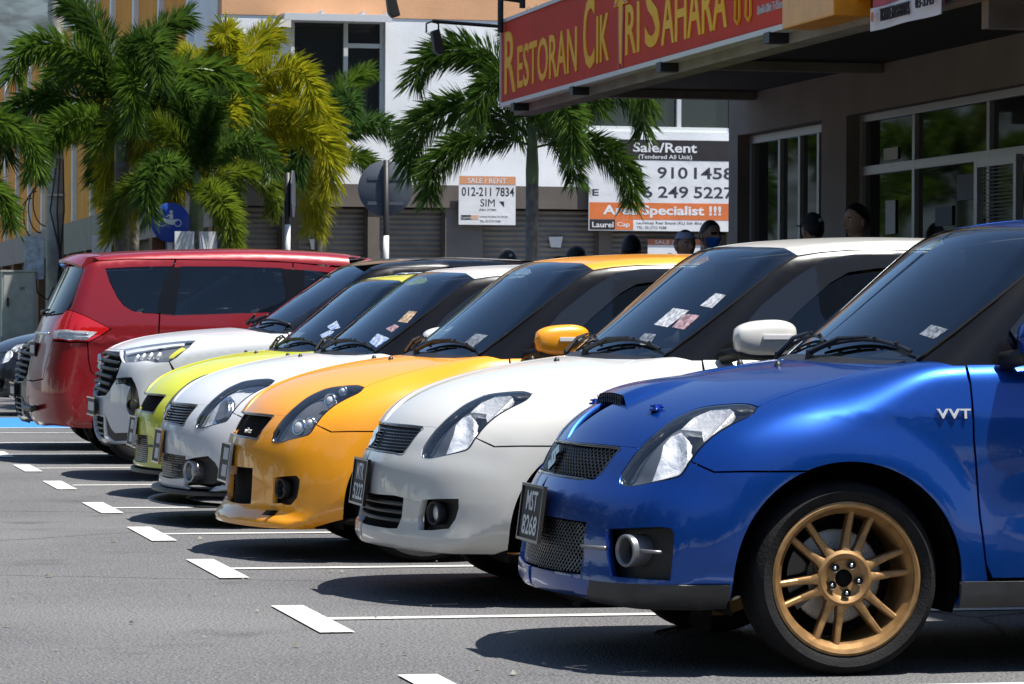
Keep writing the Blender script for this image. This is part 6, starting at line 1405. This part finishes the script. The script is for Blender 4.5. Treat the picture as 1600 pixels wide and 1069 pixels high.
# broadleaf trees added out of view: mirrored in paint and glass, hiding low sky
M_LEAF2 = P('broadleaf_foliage', (.045, .075, .022), .6, noise=.5, nscale=3)
M_BARK = P('bark', (.10, .08, .06), .9, noise=.4, nscale=10, bump=.6, bscale=30)
def crown_mesh(rx, rz, n, rng):
    V = []; Fc = []
    cl = [(Vector((rng.gauss(0, .42) * rx, rng.gauss(0, .42) * rx, rng.gauss(0, .38) * rz)), rng.uniform(.28, .45) * rx) for _ in range(26)]
    for k in range(n):
        c, rr = cl[rng.randrange(len(cl))]; d = Vector((rng.gauss(0, 1), rng.gauss(0, 1), rng.gauss(0, 1))).normalized(); p = c + d * rr * rng.uniform(.75, 1.05)
        t = Vector((rng.gauss(0, 1), rng.gauss(0, 1), rng.gauss(0, .6))).normalized(); u = t.cross(d).normalized(); s_ = rng.uniform(.16, .34)
        i = len(V); V += [tuple(p + t * s_), tuple(p + u * s_ * .5), tuple(p - t * s_), tuple(p - u * s_ * .5)]; Fc.append((i, i + 1, i + 2, i + 3))
    me = bpy.data.meshes.new('crown'); me.from_pydata(V, [], Fc); return me
rt = random.Random(21); CR = [crown_mesh(3.6, 2.6, 5200, rt) for _ in range(2)]
ORD = ('first', 'second', 'third', 'fourth', 'fifth', 'sixth', 'seventh', 'eighth', 'ninth')
def broadleaf(x, y, h, lab, k):
    t = thing('reflection_tree', lab, 'tree', (x, y, 0), 'trees added outside the frame for reflections'); sc = h / 8.0
    b = MB().tube([(0, 0, 0), (.1, .05, 1.5 * sc), (-.05, .1, 3.2 * sc), (0, 0, 5 * sc)], [.26 * sc, .2 * sc, .17 * sc, .08 * sc], 10)
    for a in range(5): q = a * 1.26; b.tube([(0, .05, 2.8 * sc), (math.cos(q) * 1.0 * sc, math.sin(q) * 1.0 * sc, 4.2 * sc), (math.cos(q) * 2.0 * sc, math.sin(q) * 2.0 * sc, 5.2 * sc)], [.11 * sc, .08 * sc, .03 * sc], 6)
    b.obj('trunk', M_BARK, t, True); c = obj('crown', CR[k % 2], M_LEAF2, t); c.location = (0, 0, 4.9 * sc); c.rotation_euler = (0, 0, k * 1.7); c.scale = (sc * 1.15,) * 3
for k in range(9): broadleaf(-24 + k * 5.6, -17 - (k % 3) * 2.5, 8.5 + (k * 37 % 5) * .6, 'leafy tree %s behind the camera, added out of view for reflections' % ORD[k], k)
for k in range(9): broadleaf(-17 - (k % 2) * 3, -9 + k * 6.3, 7.5 + (k * 53 % 5) * .6, 'leafy tree %s along the left of the aisle, added out of view for reflections' % ORD[k], k + 3)
# grit and leaf litter on the asphalt
lv = MB(); rl = random.Random(9)
for k in range(260):
    x = rl.uniform(-1.2, 4.5); y = rl.uniform(8.8, 24); s_ = rl.uniform(.004, .013) * (1.6 if rl.random() < .1 else 1); a = rl.uniform(0, 6.28); n = 5
    V = [(x + s_ * math.cos(a + 6.283 * i / n) * rl.uniform(.7, 1.2), y + s_ * math.sin(a + 6.283 * i / n), .0065) for i in range(n)] + [(x, y, .0065 + s_ * .8)]
    lv.add(V, [(i, (i + 1) % n, n) for i in range(n)])
g_ = lv.obj('grit', P('grit_stone', (.16, .15, .13), .9, noise=.8, nscale=3), None); g_['kind'] = 'stuff'; g_['label'] = 'loose grit scattered on the asphalt'
# ------------------------------------------------------------------ foxtail palms
def leafmat(name, col, col2, tr=.55):
    m = bpy.data.materials.new(name); m.use_nodes = True; N = m.node_tree.nodes; L = m.node_tree.links; b = N['Principled BSDF']; out = N['Material Output']
    tc = N.new('ShaderNodeTexCoord'); t = N.new('ShaderNodeTexNoise'); t.inputs['Scale'].default_value = 9; L.new(tc.outputs['Object'], t.inputs['Vector'])
    r = N.new('ShaderNodeValToRGB'); r.color_ramp.elements[0].position = .3; r.color_ramp.elements[0].color = (*col, 1); r.color_ramp.elements[1].position = .7; r.color_ramp.elements[1].color = (*col2, 1); L.new(t.outputs[0], r.inputs[0])
    L.new(r.outputs[0], b.inputs['Base Color']); b.inputs['Roughness'].default_value = .38; b.inputs['Specular IOR Level'].default_value = .5
    tl = N.new('ShaderNodeBsdfTranslucent'); L.new(r.outputs[0], tl.inputs[0]); mx = N.new('ShaderNodeMixShader'); mx.inputs[0].default_value = tr; L.new(b.outputs[0], mx.inputs[1]); L.new(tl.outputs[0], mx.inputs[2]); L.new(mx.outputs[0], out.inputs[0])
    return m
LEAF_G = leafmat('palm_leaf_green', (.065, .13, .014), (.16, .26, .03)); LEAF_Y = leafmat('palm_leaf_sunlit_yellow', (.26, .30, .014), (.48, .44, .022)); LEAF_D = leafmat('palm_leaf_dark', (.046, .10, .014), (.105, .185, .026)); LEAF_M = leafmat('palm_leaf_mixed', (.10, .17, .016), (.22, .27, .022)); LEAF_P = leafmat('palm_leaf_bluegreen', (.05, .12, .03), (.12, .22, .05))  # the yellow leaf colour carries the sunlit tone of the fronds
M_TRUNK = P('palm_trunk', (.16, .145, .125), .9, noise=.35, nscale=12, bump=.5, bscale=40); M_SHAFT = P('palm_crownshaft', (.10, .13, .05), .55, noise=.3, nscale=6); M_RACH = P('palm_rachis', (.16, .19, .05), .6)
def frond_mesh(L, rise, droop, rng, nl=820, ll=.33):
    """arched rachis with leaflets standing out all round it like a brush; grows along +x"""
    V = []; Fc = []; n = 18; pts = []
    ang = rise; p = Vector((0, 0, 0)); st = L / n
    for i in range(n + 1):
        pts.append(p.copy()); p = p + Vector((math.cos(ang), 0, math.sin(ang))) * st; ang -= droop / n * (.35 + 1.3 * i / n)
    def at(t): f_ = t * n; i = min(int(f_), n - 1); return pts[i].lerp(pts[i + 1], f_ - i), (pts[i + 1] - pts[i]).normalized()
    b = MB(); b.tube(pts, [.016 * (1 - .85 * i / n) + .002 for i in range(n + 1)], 5); V = list(b.v); Fc = list(b.f); nr = len(Fc)
    for k in range(nl):
        t = .13 + .87 * (k + rng.random()) / nl; c, d = at(t); side = Vector((0, 1, 0)); upv = d.cross(side) * -1; upv = side.cross(d) if side.cross(d).z > 0 else d.cross(side)
        a = rng.uniform(0, 2 * math.pi); rad = side * math.cos(a) + upv * math.sin(a)
        lw = ll * (.55 + .6 * math.sin(min(1, t * 1.15) * math.pi * .8)) * rng.uniform(.8, 1.15)
        fwd = .55 + .5 * t; dr = (rad + d * fwd).normalized(); tip = c + dr * lw + Vector((0, 0, -.16 * lw * rng.uniform(.4, 1.6))); mid = c + dr * lw * .55 + Vector((0, 0, -.02 * lw))
        w = dr.cross(Vector((rng.uniform(-.4, .4), rng.uniform(-.4, .4), 1))).normalized() * (.0068 * rng.uniform(.8, 1.2))
        i0 = len(V); V += [tuple(c), tuple(mid - w), tuple(tip), tuple(mid + w)]; Fc += [(i0, i0 + 1, i0 + 2), (i0, i0 + 2, i0 + 3)]
    me = bpy.data.meshes.new('frond'); me.from_pydata([tuple(v) for v in V], [], [tuple(q) for q in Fc]); return me
rngp = random.Random(11)
FR = [frond_mesh(l, r, d, rngp) for l, r, d in ((1.95, 1.25, 2.9), (2.05, 1.0, 3.0), (2.0, .75, 2.8), (1.8, .35, 2.2), (1.5, 1.42, 1.1), (1.6, -.15, 1.4))]
def palm(loc, h, lab, mats, sc=1., n=12, seed=1, tr=.095, rot=0., pick=None):
    r = thing('palm_tree', lab, 'palm tree', loc, 'foxtail palms in front of the shops'); rg = random.Random(seed)
    b = MB(); N = 26; pr = []
    for i in range(N + 1):
        z = h * i / N; pr.append((tr * (1.25 - .35 * min(1, z / 1.0)) * (1 + (.045 if i % 2 else 0)), z))
    b.lathe(pr, 18, 'z'); b.obj('trunk', M_TRUNK, r, True)
    MB().lathe([(tr * .92, h), (tr * .95, h + .15), (tr * .72, h + .5), (tr * .45, h + .72)], 16, 'z').obj('crownshaft', M_SHAFT, r, True)
    for k in range(n):
        lvl = k / n; idx = 4 if lvl < .12 else 0 if lvl < .34 else 1 if lvl < .56 else 2 if lvl < .78 else 3 if lvl < .93 else 5
        o = obj('frond', FR[idx], None, r); m = mats[rg.randrange(len(mats))] if not pick else mats[pick[k % len(pick)]]
        setm(o, m); o.location = (0, 0, h + .66 - .30 * lvl); o.rotation_euler = (rg.uniform(-.25, .25), rg.uniform(-.12, .12), rot + k * 2.39996 + rg.uniform(-.2, .2)); s = sc * rg.uniform(.88, 1.12); o.scale = (s, s, s)
    return r
for q in FR: q.materials.append(LEAF_G)
palm((4.50, 42.0, 0), 3.0, 'tall green palm with thick trunk left of the blue sign', [LEAF_G, LEAF_D, LEAF_G, LEAF_D], 1.05, 14, 1, .095, .3)
palm((4.98, 45.0, 0), 2.75, 'palm with slimmer trunk half hidden behind the tall green palm', [LEAF_M, LEAF_Y, LEAF_D], .8, 9, 2, .08, 1.2)
palm((5.28, 41.0, 0), 2.15, 'lower dark palm with boards on its trunk right of the blue sign', [LEAF_D, LEAF_M, LEAF_D], .78, 10, 3, .095, 2.2)
palm((5.88, 43.0, 0), 2.68, 'palm with sunlit yellow painted into its leaves, beside the edge-on sign', [LEAF_Y, LEAF_Y, LEAF_Y, LEAF_M], 1.05, 17, 4, .085, 2.0)
palm((7.30, 44.2, 0), 2.75, 'bluish green palm in front of the upper window', [LEAF_P, LEAF_G], .74, 9, 5, .075, .2)
palm((8.24, 36.0, 0), 2.55, 'dark green palm with slim trunk left of the restaurant', [LEAF_D, LEAF_G, LEAF_D], .92, 13, 6, .075, 2.1)
palm((1.95, 40.5, 0), 2.2, 'palm cut off by the left picture edge', [LEAF_M, LEAF_G], .9, 11, 7, .09, .5)
palm((4.0, -6.0, 0), 3.0, 'palm added behind the camera, out of view, for the shop glass to mirror', [LEAF_G, LEAF_M], 1.2, 13, 8, .095, .5)  # unseen palm, added so the glass has something to reflect

# ------------------------------------------------------------------ people behind the cars
SKIN = P('skin', (.55, .33, .23), .5, noise=.12, nscale=30); SKIN_D = P('skin_tan', (.45, .26, .17), .5, noise=.12, nscale=30); HAIR = P('black_hair', (.010, .009, .009), .45, bump=.6, bscale=160)
CL = {k: P('cloth_' + k, c, .85, noise=.15, nscale=20, bump=.2) for k, c in (('dark', (.03, .03, .035)), ('white', (.62, .60, .56)), ('grey', (.16, .16, .17)), ('blue', (.04, .06, .16)), ('khaki', (.22, .17, .11)))}
M_KUFI = P('knit_cap_pale_blue', (.42, .48, .66), .85, bump=.8, bscale=140); M_MASK = P('mask_blue', (.02, .18, .80), .7, bump=.3, bscale=60)
def skin_body(H):
    """standing figure grown over a joint skeleton; feet at z=0, neck top near H-.20"""
    k = H / 1.70
    J = {'pel': (0, 0, .95), 'waist': (0, 0, 1.08), 'chest': (0, .0, 1.28), 'sh': (0, .01, 1.40), 'neck': (0, .0, 1.47), 'head': (0, -.01, 1.53)}
    R = {'pel': (.15, .11), 'waist': (.135, .10), 'chest': (.165, .115), 'sh': (.12, .085), 'neck': (.056, .056), 'head': (.052, .055)}
    E = [('pel', 'waist'), ('waist', 'chest'), ('chest', 'sh'), ('sh', 'neck'), ('neck', 'head')]
    for s, n in ((-1, 'l'), (1, 'r')):
        for nm, p, rr in (('hip', (.10, 0, .90), .095), ('knee', (.11, -.01, .50), .062), ('ank', (.115, .02, .09), .042), ('toe', (.125, -.13, .035), .034), ('shd', (.185, .01, 1.385), .062), ('elb', (.235, .03, 1.10), .044), ('wri', (.225, -.06, .86), .030), ('han', (.215, -.10, .77), .034)):
            J[nm + n] = (s * p[0], p[1], p[2]); R[nm + n] = (rr, rr)
        E += [('pel', 'hip' + n), ('hip' + n, 'knee' + n), ('knee' + n, 'ank' + n), ('ank' + n, 'toe' + n), ('sh', 'shd' + n), ('shd' + n, 'elb' + n), ('elb' + n, 'wri' + n), ('wri' + n, 'han' + n)]
    names = list(J); me = bpy.data.meshes.new('body'); me.from_pydata([tuple(c * k for c in J[n]) for n in names], [(names.index(a), names.index(b)) for a, b in E], [])
    o = bpy.data.objects.new('body', me); COL.objects.link(o); md = o.modifiers.new('s', 'SKIN'); sb_ = o.modifiers.new('u', 'SUBSURF'); sb_.levels = 2
    for i, n in enumerate(names): v = me.skin_vertices[0].data[i]; v.radius = tuple(x * k for x in R[n]); v.use_root = n == 'pel'
    dg = bpy.context.evaluated_depsgraph_get(); m2 = bpy.data.meshes.new_from_object(o.evaluated_get(dg)); bpy.data.objects.remove(o); return m2
def head_data(n=40, m=30):
    V = []; Fc = []
    for i in range(m + 1):
        th_ = math.pi * i / m; z = math.cos(th_)
        for k in range(n):
            a = 2 * math.pi * k / n; x = math.sin(th_) * math.cos(a); y = math.sin(th_) * math.sin(a)      # face towards -y
            X, Y, Z = x * .076, y * .096, z * .118
            fr = max(0, -y)
            if z < 0: X *= 1 + .28 * z; Y *= 1 + (.10 * z if y < 0 else .30 * z)
            if fr > .2:
                g = lambda zc, xc, sz, sx: math.exp(-((z - zc) / sz) ** 2 - ((x - xc) / sx) ** 2)
                Y -= .034 * g(-.16, 0, .15, .15) + .014 * g(.0, 0, .18, .13) + .013 * g(-.52, 0, .10, .3) + .016 * g(-.86, 0, .16, .4) + .010 * g(.22, 0, .09, .6)
                Y += .012 * (g(.06, .38, .10, .18) + g(.06, -.38, .10, .18))
            V.append((X, Y, Z))
    for i in range(m):
        for k in range(n): k2 = (k + 1) % n; Fc.append((i * n + k, (i + 1) * n + k, (i + 1) * n + k2, i * n + k2))
    return V, Fc
def cap_shell(zmin, grow, flat=None, back=0.):
    V, Fc = head_data(); V2 = []; n = 40
    for x, y, z in V:
        zz = z * (1 + grow) + grow * .02
        if flat: zz = min(zz, flat)
        V2.append((x * (1 + grow), y * (1 + grow), zz))
    keep = [q for q in Fc if all(V[i][2] > zmin + back * V[i][1] for i in q)]
    return V2, keep
LIP = P('lips', (.26, .10, .085), .5); EYE = P('eye_white', (.55, .52, .48), .3)
def ear(s, hz):
    V = []; n = 10
    for i in range(7):
        t = math.pi * i / 6
        for k in range(n): a = 2 * math.pi * k / n; V.append((s * (.074 + .010 * math.sin(t) * math.cos(a)), .008 + .019 * math.sin(t) * math.sin(a), hz - .008 + .032 * math.cos(t)))
    return V, [(i * n + k, i * n + (k + 1) % n, (i + 1) * n + (k + 1) % n, (i + 1) * n + k) for i in range(6) for k in range(n)]
def person(loc, H, face, lab, skin, shirt, head='hair', mask=False, tilt=0):
    r = thing('person', lab, 'person', loc, None, face)
    bm_ = skin_body(H); k = H / 1.70
    hv, hf = head_data(); base = len(bm_.vertices); hz = H - .118
    V = [tuple(v.co) for v in bm_.vertices] + [(x, y - .012, z + hz) for x, y, z in hv]; Fc = [tuple(p.vertices) for p in bm_.polygons] + [tuple(i + base for i in q) for q in hf]
    for s in (-1, 1): ev, ef = ear(s, hz); b0 = len(V); V += [(x, y - .012, z) for x, y, z in ev]; Fc += [tuple(i + b0 for i in q) for q in ef]
    me = mesh(V, Fc); o = obj('body', me, skin, r); me.materials.append(shirt); me.materials.append(CL['dark'])
    for p in me.polygons:
        z = p.center.z; p.material_index = 2 if z < .96 * k and abs(p.center.x) < .2 else 1 if z < 1.445 * k and not (abs(p.center.x) > .2 * k and z < 1.15 * k) else 0
    if o.material_slots[0].link == 'DATA': pass
    def add(name, V, Fc, mat): q = obj(name, mesh([(x, y - .012, z + hz) for x, y, z in V], Fc), mat, r); return q
    if head != 'bald': v, q = cap_shell(.012, .08, back=-.85); add('hair', v, q, HAIR)
    if head == 'short': v, q = cap_shell(.045, .11, back=-.55); add('hair_top', v, q, HAIR)
    if head == 'kufi': v, q = cap_shell(.045, .12, .108); add('knit_cap', v, q, M_KUFI)
    if head == 'cap':
        v, q = cap_shell(.028, .14); c = add('cap', v, q, CL['dark'])
        MB().add([(.075 * math.cos(t) * s_, -.09 - .075 * math.sin(t) * (s_ - .2), hz + .045 - (s_ - 1) * .05) for t in np.linspace(0, math.pi, 14) for s_ in (1.05, 1.25)], [(2 * i, 2 * i + 1, 2 * i + 3, 2 * i + 2) for i in range(13)]).obj('cap_peak', CL['dark'], c)
        MB().lathe([(0, .012), (.014, .008), (.014, 0)], 12, 'y', (0, .108, hz + .075)).obj('cap_button', CL['white'], c)
    if mask:
        v, f_ = head_data(); v2 = [(x * 1.06, y * 1.06 - .004, z) for x, y, z in v]; ff = [q for q in f_ if all(v[i][1] < -.02 and -.105 < v[i][2] < -.002 for i in q)]; add('face_mask', v2, ff, M_MASK)
        MB().box((-.065, -.118, hz + .012), (-.008, -.108, hz + .032)).box((.008, -.118, hz + .012), (.065, -.118 + .01, hz + .032)).box((-.008, -.116, hz + .022), (.008, -.112, hz + .026)).obj('glasses', HAIR, r, bevel=.003)
    else:
        MB().tube([(-.024, -.102, hz - .062), (0, -.110, hz - .060), (.024, -.102, hz - .062)], [.003, .005, .003], 6).obj('mouth', LIP, r, True)
    for s in (-1, 1):
        if not mask:
            MB().lathe([(.0, -.004), (.008, -.001), (.013, .004)], 10, 'y', (s * .030, -.094, hz + .004)).obj('eye', EYE, r, True)
            MB().lathe([(.0, -.002), (.0055, .0)], 8, 'y', (s * .030, -.0975, hz + .004)).obj('iris', HAIR, r, True)
        MB().tube([(s * .012, -.106, hz + .024), (s * .032, -.102, hz + .029), (s * .05, -.088, hz + .024)], [.003, .0045, .002], 6).obj('eyebrow', HAIR, r, True)
    return r
Q = math.radians
person((7.17, 26.0, .18), 1.62, Q(15), 'man in a pale blue knit cap above the orange car roof', SKIN_D, CL['white'], 'kufi')
person((7.40, 26.1, .18), 1.70, Q(20), 'man wearing a bright blue face mask and glasses', SKIN, CL['dark'], 'hair', True)
person((7.65, 24.2, .18), 1.70, Q(190), 'person in a black cap in front of the glass door', SKIN, CL['dark'], 'cap')
person((7.66, 23.2, .18), 1.74, Q(-72), 'bare-headed man in profile above the white car roof', SKIN, CL['grey'], 'short')
person((6.95, 26.8, .18), 1.60, Q(150), 'person with dark hair seen from behind, left of the knit cap', SKIN_D, CL['dark'], 'short')
person((6.66, 27.5, 0), 1.70, Q(100), 'dark-haired person lowest in view behind the orange roof', SKIN_D, CL['khaki'], 'hair')
person((6.47, 29.2, 0), 1.70, Q(180), 'person in a black cap with white badge near the palm trunk', SKIN, CL['dark'], 'cap')
